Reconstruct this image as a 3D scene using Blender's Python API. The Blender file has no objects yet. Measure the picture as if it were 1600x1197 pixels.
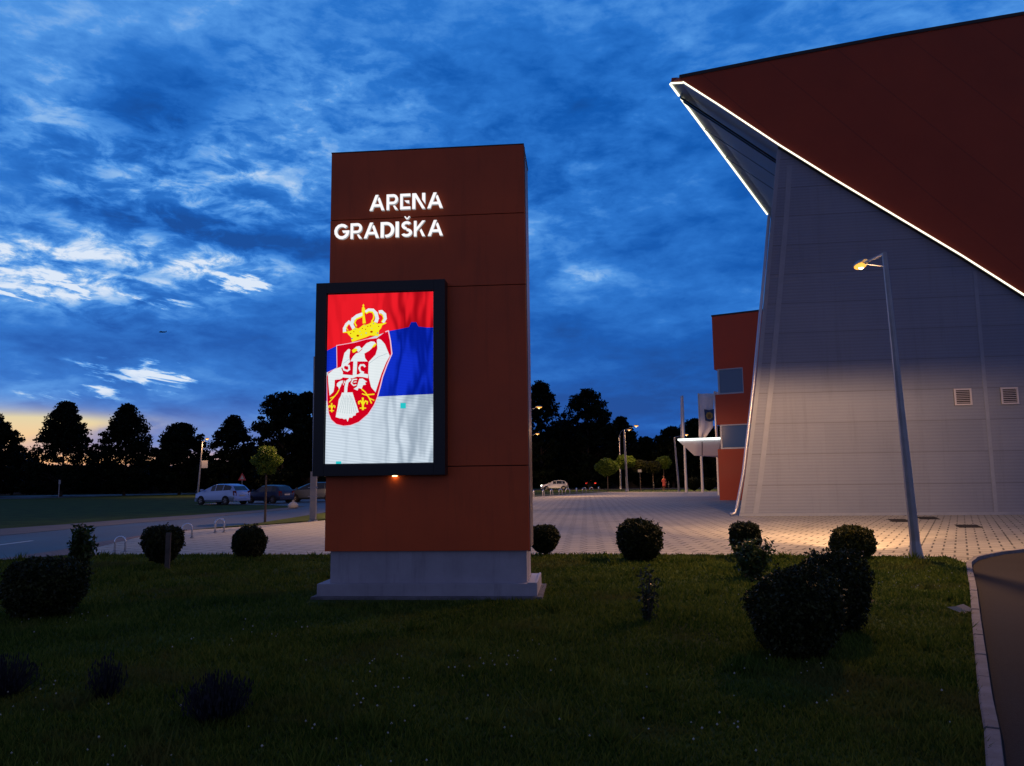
import bpy, bmesh, math, random
import numpy as np
from mathutils import Vector, Matrix

R = math.radians
SC = bpy.context.scene
C = SC.collection

# ------------------------------------------------------------------ camera
EYE = 1.6; PITCH = R(7.15); ROLL = R(0.70); FPX = 1202.0
_f = np.array([0, math.cos(PITCH), math.sin(PITCH)])
_u0 = np.array([0, -math.sin(PITCH), math.cos(PITCH)])
_r0 = np.array([1.0, 0, 0])
_R = math.cos(ROLL)*_r0 - math.sin(ROLL)*_u0
_U = math.sin(ROLL)*_r0 + math.cos(ROLL)*_u0
_C = np.array([0, 0, EYE])
cam = bpy.data.cameras.new("camera"); co = bpy.data.objects.new("camera", cam); C.objects.link(co)
co.matrix_world = Matrix(((_R[0], _U[0], -_f[0], 0), (_R[1], _U[1], -_f[1], 0), (_R[2], _U[2], -_f[2], EYE), (0, 0, 0, 1)))
cam.sensor_width = 36; cam.lens = FPX/1600*36; cam.clip_start = 0.05; cam.clip_end = 3000
SC.camera = co

def ray(x, y): return _f*FPX + _R*(x-800) + _U*(598.5-y)
def at(x, y, Y):                       # survey point seen at (x, y) at the distance Y
    d = ray(x, y); return _C + d*(Y/d[1])
def gp(x, y, z=0.0):                   # survey point on the ground
    d = ray(x, y); return _C + d*((z-EYE)/d[2])

# ------------------------------------------------------------------ view
SC.view_settings.view_transform = 'Standard'; SC.view_settings.look = 'None'
SC.view_settings.exposure = 0; SC.view_settings.gamma = 1
SC.render.engine = 'CYCLES'
SC.cycles.max_bounces = 5; SC.cycles.diffuse_bounces = 2; SC.cycles.glossy_bounces = 3
SC.cycles.transmission_bounces = 3; SC.cycles.sample_clamp_indirect = 2.0; SC.cycles.sample_clamp_direct = 12.0
SC.cycles.use_denoising = True

# ------------------------------------------------------------------ node helpers
class NT:
    def __init__(s, nt): s.nt = nt; s.n = nt.nodes; s.l = nt.links
    def new(s, t, **k):
        n = s.n.new(t)
        for a, b in k.items(): setattr(n, a, b)
        return n
    def inp(s, sock, v):
        if v is None: return
        if hasattr(v, 'is_output') or isinstance(v, bpy.types.NodeSocket): s.l.new(v, sock)
        else:
            if isinstance(v, (tuple, list)) and len(v) == 3 and sock.type == 'RGBA': v = (*v, 1)
            sock.default_value = v
    def M(s, op, a, b=None, c=None, clamp=False):
        n = s.new('ShaderNodeMath', operation=op); n.use_clamp = clamp
        s.inp(n.inputs[0], a); s.inp(n.inputs[1], b)
        if c is not None: s.inp(n.inputs[2], c)
        return n.outputs[0]
    def V(s, op, a, b=None):
        n = s.new('ShaderNodeVectorMath', operation=op); s.inp(n.inputs[0], a); s.inp(n.inputs[1], b); return n.outputs[0]
    def mix(s, f, a, b, blend='MIX'):
        n = s.new('ShaderNodeMix', data_type='RGBA', blend_type=blend)
        s.inp(n.inputs[0], f); s.inp(n.inputs[6], a); s.inp(n.inputs[7], b); return n.outputs[2]
    def ramp(s, f, stops, interp='LINEAR'):
        n = s.new('ShaderNodeValToRGB'); n.color_ramp.interpolation = interp; e = n.color_ramp.elements
        while len(e) < len(stops): e.new(0.5)
        for q, (p, c) in zip(e, stops): q.position = p; q.color = (*c, 1) if len(c) == 3 else c
        s.inp(n.inputs[0], f); return n.outputs[0]
    def smooth(s, v, a, b):
        n = s.new('ShaderNodeMapRange', interpolation_type='SMOOTHSTEP'); s.inp(n.inputs[0], v)
        n.inputs[1].default_value = a; n.inputs[2].default_value = b; n.inputs[3].default_value = 0; n.inputs[4].default_value = 1
        return n.outputs[0]
    def noise(s, vec, scale, detail=4, rough=.55, dist=0.0, dim='3D'):
        n = s.new('ShaderNodeTexNoise', noise_dimensions=dim)
        if vec is not None: s.l.new(vec, n.inputs['Vector'])
        n.inputs['Scale'].default_value = scale; n.inputs['Detail'].default_value = detail
        n.inputs['Roughness'].default_value = rough; n.inputs['Distortion'].default_value = dist
        return n.outputs[0]

# ------------------------------------------------------------------ dusk sky
W = bpy.data.worlds.new("World"); SC.world = W; W.use_nodes = True
w = NT(W.node_tree); w.n.clear()
tc = w.new('ShaderNodeTexCoord'); D = tc.outputs['Generated']
nm = w.V('NORMALIZE', D)
sp = w.new('ShaderNodeSeparateXYZ'); w.l.new(nm, sp.inputs[0]); dx, dy, dz = sp.outputs
az = w.M('MULTIPLY', w.M('ARCTAN2', dx, dy), 57.2958)
el = w.M('MULTIPLY', w.M('ARCSINE', dz), 57.2958)
zc = w.M('ADD', w.M('MAXIMUM', dz, 0.0), 0.14)
cv = w.new('ShaderNodeCombineXYZ'); w.l.new(w.M('DIVIDE', dx, zc), cv.inputs[0]); w.l.new(w.M('DIVIDE', dy, zc), cv.inputs[1]); cv.inputs[2].default_value = 3.7
cp = cv.outputs[0]
cv2 = w.new('ShaderNodeCombineXYZ'); w.l.new(w.M('MULTIPLY', az, 0.055), cv2.inputs[0]); w.l.new(w.M('MULTIPLY', el, 0.13), cv2.inputs[1]); cv2.inputs[2].default_value = 1.3
n1 = w.noise(cp, 1.3, 9, .53, .25)
n2 = w.noise(cv2.outputs[0], 2.7, 10, .57, .35)
n3 = w.noise(cv2.outputs[0], 9.0, 8, .60, .3)
def gauss(a0, e0, ra, re, k, tilt=0.0):
    da = w.M('SUBTRACT', az, a0); de = w.M('SUBTRACT', el, e0)
    if tilt: de = w.M('SUBTRACT', de, w.M('MULTIPLY', da, tilt))
    q = w.M('ADD', w.M('POWER', w.M('DIVIDE', da, ra), 2.0), w.M('POWER', w.M('DIVIDE', de, re), 2.0))
    return w.M('MULTIPLY', w.M('EXPONENT', w.M('MULTIPLY', q, -1.0)), k)
def gsum(lst):
    t = None
    for g in lst:
        v = gauss(*g); t = v if t is None else w.M('ADD', t, v)
    return t
def deg(x, y, rx, ry, k, tilt=0.0):
    a = math.degrees(math.atan((x-800)/1202)); c = math.cos(R(a))
    e = math.degrees(math.atan((754-.0122*x*0.6-y)/1202*c))
    return (a, e, math.degrees(rx/1202)*c*c, math.degrees(ry/1202)*c, k, tilt)
lump = gsum([deg(*g) for g in [
    (30, 415, 270, 62, .50, -.10), (330, 405, 150, 40, .30), (60, 150, 110, 120, .14), (200, 290, 230, 110, .30), (400, 250, 170, 120, .20),
    (640, 150, 200, 110, .10), (480, 60, 160, 90, .08), (620, 330, 160, 60, .16), (880, 330, 150, 140, .12), (925, 425, 60, 14, .15), (1010, 120, 150, 120, .06),
    (0, -400, 10, 10, 0)]])
lumn = gsum([deg(*g) for g in [(230, 150, 120, 90, -.30), (760, 70, 190, 60, -.20), (250, 335, 170, 24, -.52, -.12), (470, 380, 130, 22, -.30, -.1), (280, 515, 330, 48, -.26),
    (1000, 620, 280, 110, -.32), (430, 470, 150, 40, -.10), (190, 415, 120, 9, -.30, -.05)]])
nb = w.noise(cv2.outputs[0], 5.2, 10, .62, .35)
lum = w.M('ADD', w.M('MULTIPLY', lump, w.M('ADD', .30, w.M('MULTIPLY', w.smooth(nb, .36, .64), 1.35))), w.M('MULTIPLY', lumn, w.M('ADD', .55, w.M('MULTIPLY', w.smooth(n2, .35, .6), .8))))
b = w.M('ADD', w.M('MULTIPLY', w.M('SUBTRACT', n1, .5), 1.05), w.M('MULTIPLY', w.M('SUBTRACT', n2, .5), .80))
b = w.M('ADD', b, w.M('MULTIPLY', w.M('SUBTRACT', n3, .5), .36))
b = w.M('ADD', b, lum); b = w.M('ADD', b, 0.37)
b = w.M('MAXIMUM', b, 0.02)
# thin torn bright streaks where the low cloud breaks open
st = gsum([deg(*g) for g in [(180, 585, 150, 34, 1.0, .12), (100, 445, 210, 30, .9), (380, 435, 90, 20, .7), (50, 700, 90, 40, .5)]])
cv3 = w.new('ShaderNodeCombineXYZ'); w.l.new(w.M('MULTIPLY', az, 0.12), cv3.inputs[0]); w.l.new(w.M('MULTIPLY', w.M('ADD', el, w.M('MULTIPLY', az, .15)), 0.55), cv3.inputs[1]); cv3.inputs[2].default_value = 8.1
n4 = w.noise(cv3.outputs[0], 1.9, 10, .62, .3)
stm = w.smooth(w.M('ADD', n4, w.M('MULTIPLY', st, .19)), .64, .75)
stm = w.M('MULTIPLY', stm, w.smooth(st, .15, .5))
b = w.M('ADD', b, w.M('MULTIPLY', stm, .55))
skyc = w.ramp(b, [(0, (.0012, .065, .31)), (.20, (.002, .095, .43)), (.42, (.018, .165, .59)), (.62, (.075, .29, .75)), (.80, (.26, .48, .83)), (.98, (.70, .79, .93))])
# after-glow low on the left
viol = w.M('MULTIPLY', gsum([deg(300, 690, 330, 45, .55)]), 1.0, clamp=True)
skyc = w.mix(viol, skyc, (.20, .25, .52))
glow = gsum([deg(*g) for g in [(-70, 668, 190, 32, 1.0), (120, 656, 120, 13, .55), (150, 716, 260, 15, .7)]])
glow = w.M('MULTIPLY', w.M('MULTIPLY', glow, 1.15), w.M('ADD', .25, w.smooth(n2, .36, .50)), clamp=True)
warm = w.ramp(w.M('DIVIDE', el, 6.0), [(0, (.95, .40, .17)), (.35, (1.0, .56, .27)), (.72, (.74, .64, .40)), (1, (.62, .62, .55))])
skyc = w.mix(glow, skyc, warm)
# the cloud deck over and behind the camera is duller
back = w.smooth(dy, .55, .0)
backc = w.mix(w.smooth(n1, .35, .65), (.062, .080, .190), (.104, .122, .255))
lowb = w.M('ADD', 1.0, w.M('MULTIPLY', w.smooth(el, 26, 3), 1.15))  # low band behind the camera brightened as added fill for upright faces
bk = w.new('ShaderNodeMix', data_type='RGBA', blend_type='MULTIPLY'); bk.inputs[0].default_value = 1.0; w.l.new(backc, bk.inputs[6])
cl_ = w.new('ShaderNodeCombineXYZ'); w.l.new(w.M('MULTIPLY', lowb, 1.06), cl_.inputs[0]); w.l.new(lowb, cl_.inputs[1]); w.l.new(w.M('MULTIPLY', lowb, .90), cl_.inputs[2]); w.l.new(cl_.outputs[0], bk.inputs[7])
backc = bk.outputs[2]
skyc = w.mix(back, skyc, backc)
over = w.smooth(dz, .58, .9)
skyc = w.mix(over, skyc, (.065, .09, .22))
skyc = w.mix(w.smooth(dz, -.02, .0), (.010, .012, .018), skyc)
# the physical twilight sky adds its own faint gradient
ns = w.new('ShaderNodeTexSky', sky_type='NISHITA'); ns.sun_disc = False; ns.sun_elevation = R(-2.5); ns.sun_rotation = R(-42); ns.altitude = 100
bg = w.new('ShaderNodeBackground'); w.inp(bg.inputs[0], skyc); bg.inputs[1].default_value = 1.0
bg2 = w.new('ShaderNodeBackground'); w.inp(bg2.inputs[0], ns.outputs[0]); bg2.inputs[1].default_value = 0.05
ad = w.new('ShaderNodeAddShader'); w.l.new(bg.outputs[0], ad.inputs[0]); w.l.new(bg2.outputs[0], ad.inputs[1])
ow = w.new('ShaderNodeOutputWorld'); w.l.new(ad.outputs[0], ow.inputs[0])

# ------------------------------------------------------------------ materials
MATS = {}
def mat(name, col, rough=.6, metal=0.0, spec=.5, var=0.0, vscale=3.0, bump=0.0, bscale=20.0, emit=None, estr=1.0, col2=None, streak=0.0):
    if name in MATS: return MATS[name]
    m = bpy.data.materials.new(name); m.use_nodes = True; MATS[name] = m
    t = NT(m.node_tree); p = m.node_tree.nodes['Principled BSDF']
    p.inputs['Base Color'].default_value = (*col, 1); p.inputs['Roughness'].default_value = rough
    p.inputs['Metallic'].default_value = metal; p.inputs['Specular IOR Level'].default_value = spec
    g = t.new('ShaderNodeNewGeometry').outputs['Position']
    if var or col2:
        n = t.noise(g, vscale, 6, .6)
        c2 = col2 or tuple(min(1, c*(1+var)) for c in col); c1 = col if col2 else tuple(c*(1-var) for c in col)
        cc_ = t.ramp(n, [(.3, c1), (.7, c2)])
        if streak:
            mp_ = t.new('ShaderNodeMapping'); mp_.inputs['Scale'].default_value = (7, 7, .55); t.l.new(g, mp_.inputs[0])
            cc_ = t.mix(t.M('MULTIPLY', t.smooth(t.noise(mp_.outputs[0], 1.0, 6, .7), .50, .72), streak), cc_, tuple(q*.35 for q in col))
        t.inp(p.inputs['Base Color'], cc_)
        t.inp(p.inputs['Roughness'], t.M('ADD', t.M('MULTIPLY', n, .25), rough-.12))
    if bump:
        bn = t.new('ShaderNodeBump'); bn.inputs['Strength'].default_value = bump; bn.inputs['Distance'].default_value = .02
        t.l.new(t.noise(g, bscale, 5, .65), bn.inputs['Height']); t.l.new(bn.outputs[0], p.inputs['Normal'])
    if emit:
        p.inputs['Emission Color'].default_value = (*emit, 1); p.inputs['Emission Strength'].default_value = estr
    return m

def emis(name, col, s=1.0):
    m = bpy.data.materials.new(name); m.use_nodes = True; t = NT(m.node_tree); t.n.clear()
    e = t.new('ShaderNodeEmission'); e.inputs[0].default_value = (*col, 1); e.inputs[1].default_value = s
    o = t.new('ShaderNodeOutputMaterial'); t.l.new(e.outputs[0], o.inputs[0]); MATS[name] = m; return m

# ------------------------------------------------------------------ mesh helpers
class MB:
    def __init__(s): s.v = []; s.f = []; s.mi = []; s.m = 0
    def add(s, vs, fs):
        o = len(s.v); s.v += [tuple(map(float, q)) for q in vs]
        for f in fs: s.f.append([i+o for i in f]); s.mi.append(s.m)
        return s
    def box(s, lo, hi):
        x0, y0, z0 = lo; x1, y1, z1 = hi
        return s.add([(x0,y0,z0),(x1,y0,z0),(x1,y1,z0),(x0,y1,z0),(x0,y0,z1),(x1,y0,z1),(x1,y1,z1),(x0,y1,z1)],
                     [(0,3,2,1),(4,5,6,7),(0,1,5,4),(1,2,6,5),(2,3,7,6),(3,0,4,7)])
    def prism(s, poly, vec):           # poly: list of 3d points, extruded along vec
        n = len(poly); p = [np.array(q, float) for q in poly]; q = [a+np.array(vec, float) for a in p]
        return s.add(p+q, [tuple(range(n)), tuple(range(2*n-1, n-1, -1))] + [(i, i+n, (i+1) % n+n, (i+1) % n) for i in range(n)])
    def tube(s, pts, r, n=8, cap=True):
        pts = [Vector(p) for p in pts]; rs = r if isinstance(r, (list, tuple)) else [r]*len(pts); rings = []
        up = Vector((0, 0, 1)); vs = []
        for i, p in enumerate(pts):
            d = (pts[min(i+1, len(pts)-1)]-pts[max(i-1, 0)]).normalized()
            a = d.cross(up)
            if a.length < .05: a = d.cross(Vector((0, 1, 0)))
            a.normalize(); b2 = a.cross(d).normalized()
            if rings and False: pass
            for k in range(n):
                an = 2*math.pi*(k+.5)/n; vs.append(p+(a*math.cos(an)+b2*math.sin(an))*rs[i])
        fs = [(i*n+k, i*n+(k+1) % n, (i+1)*n+(k+1) % n, (i+1)*n+k) for i in range(len(pts)-1) for k in range(n)]
        if cap: fs += [tuple(range(n-1, -1, -1)), tuple(range((len(pts)-1)*n, len(pts)*n))]
        return s.add(vs, fs)
    def lathe(s, prof, c=(0, 0, 0), n=16, ax='z'):
        vs = []
        for r_, h in prof:
            for k in range(n):
                a = 2*math.pi*k/n
                q = (r_*math.cos(a), r_*math.sin(a), h)
                if ax == 'y': q = (q[0], q[2], q[1])
                vs.append((c[0]+q[0], c[1]+q[1], c[2]+q[2]))
        m = len(prof)
        fs = [(i*n+k, i*n+(k+1) % n, (i+1)*n+(k+1) % n, (i+1)*n+k) for i in range(m-1) for k in range(n)]
        fs += [tuple(range(n-1, -1, -1)), tuple(range((m-1)*n, m*n))]
        return s.add(vs, fs)
    def build(s, name, mats, parent=None, smooth=False, bevel=0.0):
        me = bpy.data.meshes.new(name); me.from_pydata(s.v, [], s.f)
        for m in (mats if isinstance(mats, (list, tuple)) else [mats]): me.materials.append(m)
        me.polygons.foreach_set('material_index', s.mi)
        me.update()
        bm = bmesh.new(); bm.from_mesh(me); bmesh.ops.recalc_face_normals(bm, faces=bm.faces[:]); bm.to_mesh(me); bm.free()
        if smooth: me.polygons.foreach_set('use_smooth', [True]*len(me.polygons))
        o = bpy.data.objects.new(name, me); C.objects.link(o)
        if parent: o.parent = parent
        if bevel:
            md = o.modifiers.new('bevel', 'BEVEL'); md.width = bevel; md.segments = 2; md.limit_method = 'ANGLE'; md.angle_limit = R(35)
        return o

def tag(o, label=None, cat=None, group=None, kind=None):
    if label: o['label'] = label
    if cat: o['category'] = cat
    if group: o['group'] = group
    if kind: o['kind'] = kind
    return o
def root(name, label, cat, loc=(0, 0, 0), rz=0.0, group=None):
    o = bpy.data.objects.new(name, None); C.objects.link(o); o.location = loc; o.rotation_euler = (0, 0, rz); o.empty_display_size = .2
    return tag(o, label, cat, group)
def copy_tree(o, parent=None):
    c = o.copy(); C.objects.link(c)
    if parent: c.parent = parent
    for ch in [q for q in bpy.data.objects if q.parent == o]: copy_tree(ch, c)
    return c

def quads(name, cen, size, m, parent=None, rng=None, flat=0.0, aspect=.55, extra=None):
    """cloud of small leaf faces (each a bent diamond) as one mesh"""
    rng = rng or np.random.default_rng(1)
    n = len(cen); a = rng.normal(size=(n, 3)); a /= np.linalg.norm(a, axis=1)[:, None]
    a[:, 2] *= (1-flat); a /= np.linalg.norm(a, axis=1)[:, None]
    t = rng.normal(size=(n, 3)); b_ = np.cross(a, t); b_ /= np.linalg.norm(b_, axis=1)[:, None]
    sz = (size*(.6+.8*rng.random(n)))[:, None] if np.isscalar(size) else size[:, None]
    nn = np.cross(a, b_)*sz*.15
    v = np.stack([cen-a*sz, cen+b_*sz*aspect+nn, cen+a*sz, cen-b_*sz*aspect+nn], 1).reshape(-1, 3)
    ev, ef = (extra if extra else (np.zeros((0, 3)), []))
    me = bpy.data.meshes.new(name); nv = len(v)
    me.vertices.add(nv+len(ev)); me.vertices.foreach_set('co', np.concatenate([v, np.array(ev, float).reshape(-1, 3)]).ravel())
    li = list(np.arange(nv)); ls = list(np.arange(0, nv, 4)); 
    for f in ef:
        ls.append(len(li)); li += [i+nv for i in f]
    me.loops.add(len(li)); me.loops.foreach_set('vertex_index', np.array(li, np.int32))
    me.polygons.add(len(ls)); me.polygons.foreach_set('loop_start', np.array(ls, np.int32))
    me.update(calc_edges=True); me.materials.append(m)
    o = bpy.data.objects.new(name, me); C.objects.link(o)
    if parent: o.parent = parent
    return o

def foliage(name, c1, c2, rough=.55, trans=.25, scale=2.5, spec=.3, patch=None):
    m = bpy.data.materials.new(name); m.use_nodes = True; MATS[name] = m
    t = NT(m.node_tree); p = m.node_tree.nodes['Principled BSDF']
    g = t.new('ShaderNodeNewGeometry')
    n = t.noise(g.outputs['Position'], scale, 3, .6); n = t.M('ADD', t.M('MULTIPLY', n, .6), t.M('MULTIPLY', g.outputs['Random Per Island'], .4))
    c = t.ramp(n, [(.3, c1), (.72, c2)])
    if patch: c = t.mix(t.smooth(t.noise(g.outputs['Position'], .55, 5, .65, .4), .52, .66), c, patch)
    t.inp(p.inputs['Base Color'], c); p.inputs['Roughness'].default_value = rough; p.inputs['Specular IOR Level'].default_value = spec
    tr = t.new('ShaderNodeBsdfTranslucent'); t.inp(tr.inputs[0], c)
    mx = t.new('ShaderNodeMixShader'); mx.inputs[0].default_value = trans
    t.l.new(p.outputs[0], mx.inputs[1]); t.l.new(tr.outputs[0], mx.inputs[2])
    t.l.new(mx.outputs[0], m.node_tree.nodes['Material Output'].inputs[0])
    return m

M_bark = mat('bark', (.05, .04, .03), .9, var=.4, bump=.5, bscale=8)
M_steel = mat('galvanised_steel', (.30, .31, .34), .42, .7, var=.18, vscale=2.5)
M_dark = mat('dark_metal', (.02, .02, .022), .45, .3)
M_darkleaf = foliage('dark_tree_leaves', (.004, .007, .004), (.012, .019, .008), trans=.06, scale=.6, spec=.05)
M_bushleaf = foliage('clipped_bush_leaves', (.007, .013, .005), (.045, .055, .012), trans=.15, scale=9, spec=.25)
M_laurel = foliage('laurel_leaves', (.018, .040, .010), (.055, .095, .022), rough=.4, trans=.25, scale=7)
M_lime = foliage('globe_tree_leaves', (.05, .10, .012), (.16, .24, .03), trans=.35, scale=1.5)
M_lav = foliage('lavender_stalks', (.014, .014, .022), (.04, .045, .055), rough=.9, trans=.05, scale=9, spec=.03)
M_grass = foliage('grass_blades', (.030, .072, .010), (.155, .190, .034), rough=.85, trans=.35, scale=.9, spec=.04, patch=(.11, .115, .032))

# ------------------------------------------------------------------ ground
def sheet(name, pts, z, m, kind='structure'):
    b_ = MB(); b_.add([(p[0], p[1], z) for p in pts], [tuple(range(len(pts)))])
    o = b_.build(name, m); o['kind'] = kind
    if o.data.polygons[0].normal.z < 0: o.data.flip_normals()
    return o
m_soil = mat('dark_field_grass', (.022, .035, .010), .95, spec=.05, col2=(.075, .115, .028), vscale=.9, bump=.6, bscale=6)
sheet('ground', [(-900, -300), (900, -300), (900, 1300), (-900, 1300)], 0, m_soil)
# asphalt
def asphalt(name, c, rg=.40, sp_=.4):
    m = mat(name, c, .6, spec=.5, bump=.35, bscale=90)
    t = NT(m.node_tree); p = m.node_tree.nodes['Principled BSDF']; g = t.new('ShaderNodeNewGeometry').outputs['Position']
    nA = t.noise(g, .25, 5, .6); nB = t.noise(g, 60, 3, .7)
    k = t.M('ADD', t.M('MULTIPLY', nA, .8), t.M('MULTIPLY', nB, .6))
    t.inp(p.inputs['Base Color'], t.ramp(k, [(.35, tuple(q*.6 for q in c)), (1.0, tuple(q*1.5 for q in c))]))
    t.inp(p.inputs['Roughness'], t.M('ADD', t.M('MULTIPLY', nA, .3), rg)); p.inputs['Specular IOR Level'].default_value = sp_
    return m
M_asph = asphalt('road_asphalt', (.050, .051, .062))
M_asph2 = asphalt('service_road_asphalt', (.040, .036, .036), .8, .10)
far = [(-11.17, 17.05), (-11.1, 19.2), (-11.47, 21.15), (-11.5, 24.4), (-11.1, 27.1), (-10.0, 29.9), (-9.7, 37.2), (-9.9, 41), (-8.5, 52), (-6, 70), (-4, 100)]
nearL = [(-24, 118), (-24, 58.5), (-17.5, 55.5), (-13.6, 51), (-13.1, 46.2), (-13.6, 41.5), (-14.5, 35.3), (-15.6, 31.8), (-16.1, 28), (-16.4, 25), (-16.6, 16), (-16.6, -20), (-11.3, -20)]
sheet('road', far+[(-4, 118)]+nearL, .012, M_asph)
sheet('far_road', [(-130, 94), (-59, 95), (-48, 118), (60, 104), (60, 120), (-46, 133), (-58, 131), (-130, 108)], .016, M_asph)
# lane dash
m_paint = mat('road_paint', (.72, .72, .70), .6, var=.2, vscale=14)
for i, (y0, y1) in enumerate([(19.2, 22.6), (11, 14.2)]):
    sheet('road_marking', [(-13.95, y0), (-13.82, y0), (-13.85, y1), (-13.97, y1)], .016, m_paint)
# concrete walk along the island and brick strip along the plaza
m_conc = mat('concrete_path', (.115, .11, .11), .85, var=.25, vscale=1.2, bump=.3)
sheet('path', [(-16.6, -20), (-16.6, 16), (-16.4, 25), (-16.1, 28), (-15.6, 31.8), (-14.5, 35.3), (-13.6, 41.5), (-13.1, 46.2), (-13.6, 51),
               (-14.3, 48.6), (-14.8, 44.8), (-16.2, 39.2), (-17.5, 35.5), (-18.2, 31.6), (-19.0, 29), (-19.4, 20), (-19.6, -20)], .02, m_conc)
# slabs (paving): world XY turned 30 degrees so that the joints run with the entrance front
def paving(name, c1, c2, bw, bh, mortar, ang=30.0, warm=None):
    m = bpy.data.materials.new(name); m.use_nodes = True; t = NT(m.node_tree); p = m.node_tree.nodes['Principled BSDF']
    g = t.new('ShaderNodeNewGeometry').outputs['Position']
    mp = t.new('ShaderNodeMapping'); mp.inputs['Rotation'].default_value = (0, 0, R(ang)); t.l.new(g, mp.inputs[0])
    br = t.new('ShaderNodeTexBrick'); br.offset = .5; t.l.new(mp.outputs[0], br.inputs[0])
    br.inputs['Scale'].default_value = 1; br.inputs['Brick Width'].default_value = bw; br.inputs['Row Height'].default_value = bh
    br.inputs['Mortar Size'].default_value = mortar; br.inputs['Mortar Smooth'].default_value = .3
    br.inputs['Color1'].default_value = (*c1, 1); br.inputs['Color2'].default_value = (*c2, 1); br.inputs['Mortar'].default_value = tuple(q*.22 for q in c1)+(1,)
    sx = t.new('ShaderNodeSeparateXYZ'); t.l.new(mp.outputs[0], sx.inputs[0])
    n1_ = t.noise(g, .35, 6, .62); n2_ = t.noise(g, 5, 4, .6)
    # wide open joints running with the rows, in broken runs
    row = t.M('ABSOLUTE', t.M('SUBTRACT', t.M('FRACT', t.M('DIVIDE', sx.outputs[0], bw*4)), .5))
    ln = t.M('MULTIPLY', t.smooth(row, .012, .006), t.smooth(t.noise(g, .12, 2, .5), .47, .55))
    stain = t.smooth(t.noise(g, .20, 8, .70, .6), .56, .66)
    col = t.mix(t.M('MULTIPLY', stain, .45), br.outputs['Color'], tuple(q*.38 for q in c1))
    col = t.mix(t.M('MULTIPLY', ln, .75), col, tuple(q*.2 for q in c1))
    col = t.mix(1.0, col, t.ramp(t.M('ADD', t.M('MULTIPLY', n1_, .7), t.M('MULTIPLY', n2_, .3)), [(.25, (.62, .61, .60)), (.75, (1.12, 1.12, 1.12))]), 'MULTIPLY')
    t.inp(p.inputs['Base Color'], col); t.inp(p.inputs['Roughness'], t.M('ADD', t.M('MULTIPLY', n1_, .4), .5))
    p.inputs['Specular IOR Level'].default_value = .35
    bn = t.new('ShaderNodeBump'); bn.inputs['Strength'].default_value = .5; bn.inputs['Distance'].default_value = .006
    t.l.new(br.outputs['Fac'], bn.inputs['Height']); bn.invert = True; t.l.new(bn.outputs[0], p.inputs['Normal'])
    return m
M_pave = paving('plaza_slabs', (.43, .425, .375), (.49, .48, .42), .44, .48, .022)
M_red = paving('red_brick_paving', (.26, .15, .12), (.30, .18, .145), .2, .1, .008, 10)
lawn_edge = [(-9.81, 17.73), (-5.42, 17.20), (2.62, 16.28), (8.30, 15.05)]
kerbL = [(10.46, 16.09), (9.64, 15.63), (8.98, 15.06), (8.53, 14.62), (7.99, 13.89), (7.3, 12.7), (6.3, 10.93), (4.97, 8.63), (3.94, 6.84), (3.21, 5.57), (2.85, 4.92), (2.48, 4.29), (1.75, 3.0), (0.7, 1.2), (-1.2, -1.4), (-5, -6)]
sheet('plaza', [(-10.3, 18.3)]+[(-9.95, 17.75)]+lawn_edge[:]+kerbL[4::-1]+[(14, 17.3), (20, 18.3), (40, 20), (60, 60), (45, 84), (19, 86), (11.07, 90.9), (6.6, 81.8), (1.6, 69.8), (-2, 52), (-6.2, 36), (-8.3, 31.0), (-9.6, 28.6), (-11.0, 26.6), (-11.35, 24)], .022, M_pave)
sheet('brick_strip', [(-11.05, 16.6), (-10.2, 17.72), (-9.95, 17.75), (-10.3, 18.35), (-11.35, 24.0), (-11.0, 26.6), (-11.1, 27.1), (-11.5, 24.4), (-11.47, 21.15), (-11.1, 19.2), (-11.2, 17.0)], .026, M_red)
sheet('lawn', [(-11.15, -6), (-11.15, 16.4), (-10.05, 17.6)]+lawn_edge+kerbL[4:]+[(-5, -6.2)], .03, m_soil)
# service road on the right with its kerb
sheet('service_road', kerbL[::-1]+[(14, 17.3), (20, 18.3), (40, 20), (40, -10), (-4, -10)], .008, M_asph2)
m_kerb = mat('kerb_concrete', (.19, .185, .20), .85, var=.3, vscale=5, bump=.5, bscale=40)
kb = MB(); kp = [Vector((x, y, 0)) for x, y in ([(40, 20.0), (20, 18.3), (14, 17.3)]+kerbL)]
fine = []
for i in range(len(kp)-1):
    p0 = kp[max(i-1, 0)]; p1 = kp[i]; p2 = kp[i+1]; p3 = kp[min(i+2, len(kp)-1)]
    seg = max(1, int((p2-p1).length/.5))
    for k in range(seg):
        t_ = k/seg
        fine.append(.5*((2*p1)+(-p0+p2)*t_+(2*p0-5*p1+4*p2-p3)*t_*t_+(-p0+3*p1-3*p2+p3)*t_**3) if 1 < i < len(kp)-2 else p1.lerp(p2, t_))
for i in range(len(fine)-1):
    a_, b2_ = fine[i], fine[i+1]; d_ = (b2_-a_); L_ = d_.length; d_.normalize(); nrm = Vector((-d_.y, d_.x, 0)); g_ = d_*.006
    q0 = a_+g_; q1 = b2_-g_; h = .070+.004*math.sin(i*2.3)
    prof = [(0, 0), (0, h-.012), (.012, h), (.082, h), (.088, 0)]
    vs = [q0+nrm*(-.0+x-.0)+Vector((0, 0, z)) for x, z in prof]+[q1+nrm*x+Vector((0, 0, z)) for x, z in prof]
    n_ = 5; kb.add(vs, [tuple(range(n_)), tuple(range(2*n_-1, n_-1, -1))]+[(k, k+n_, (k+1) % n_+n_, (k+1) % n_) for k in range(n_)])
o = kb.build('kerb', m_kerb); o['kind'] = 'structure'
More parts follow.
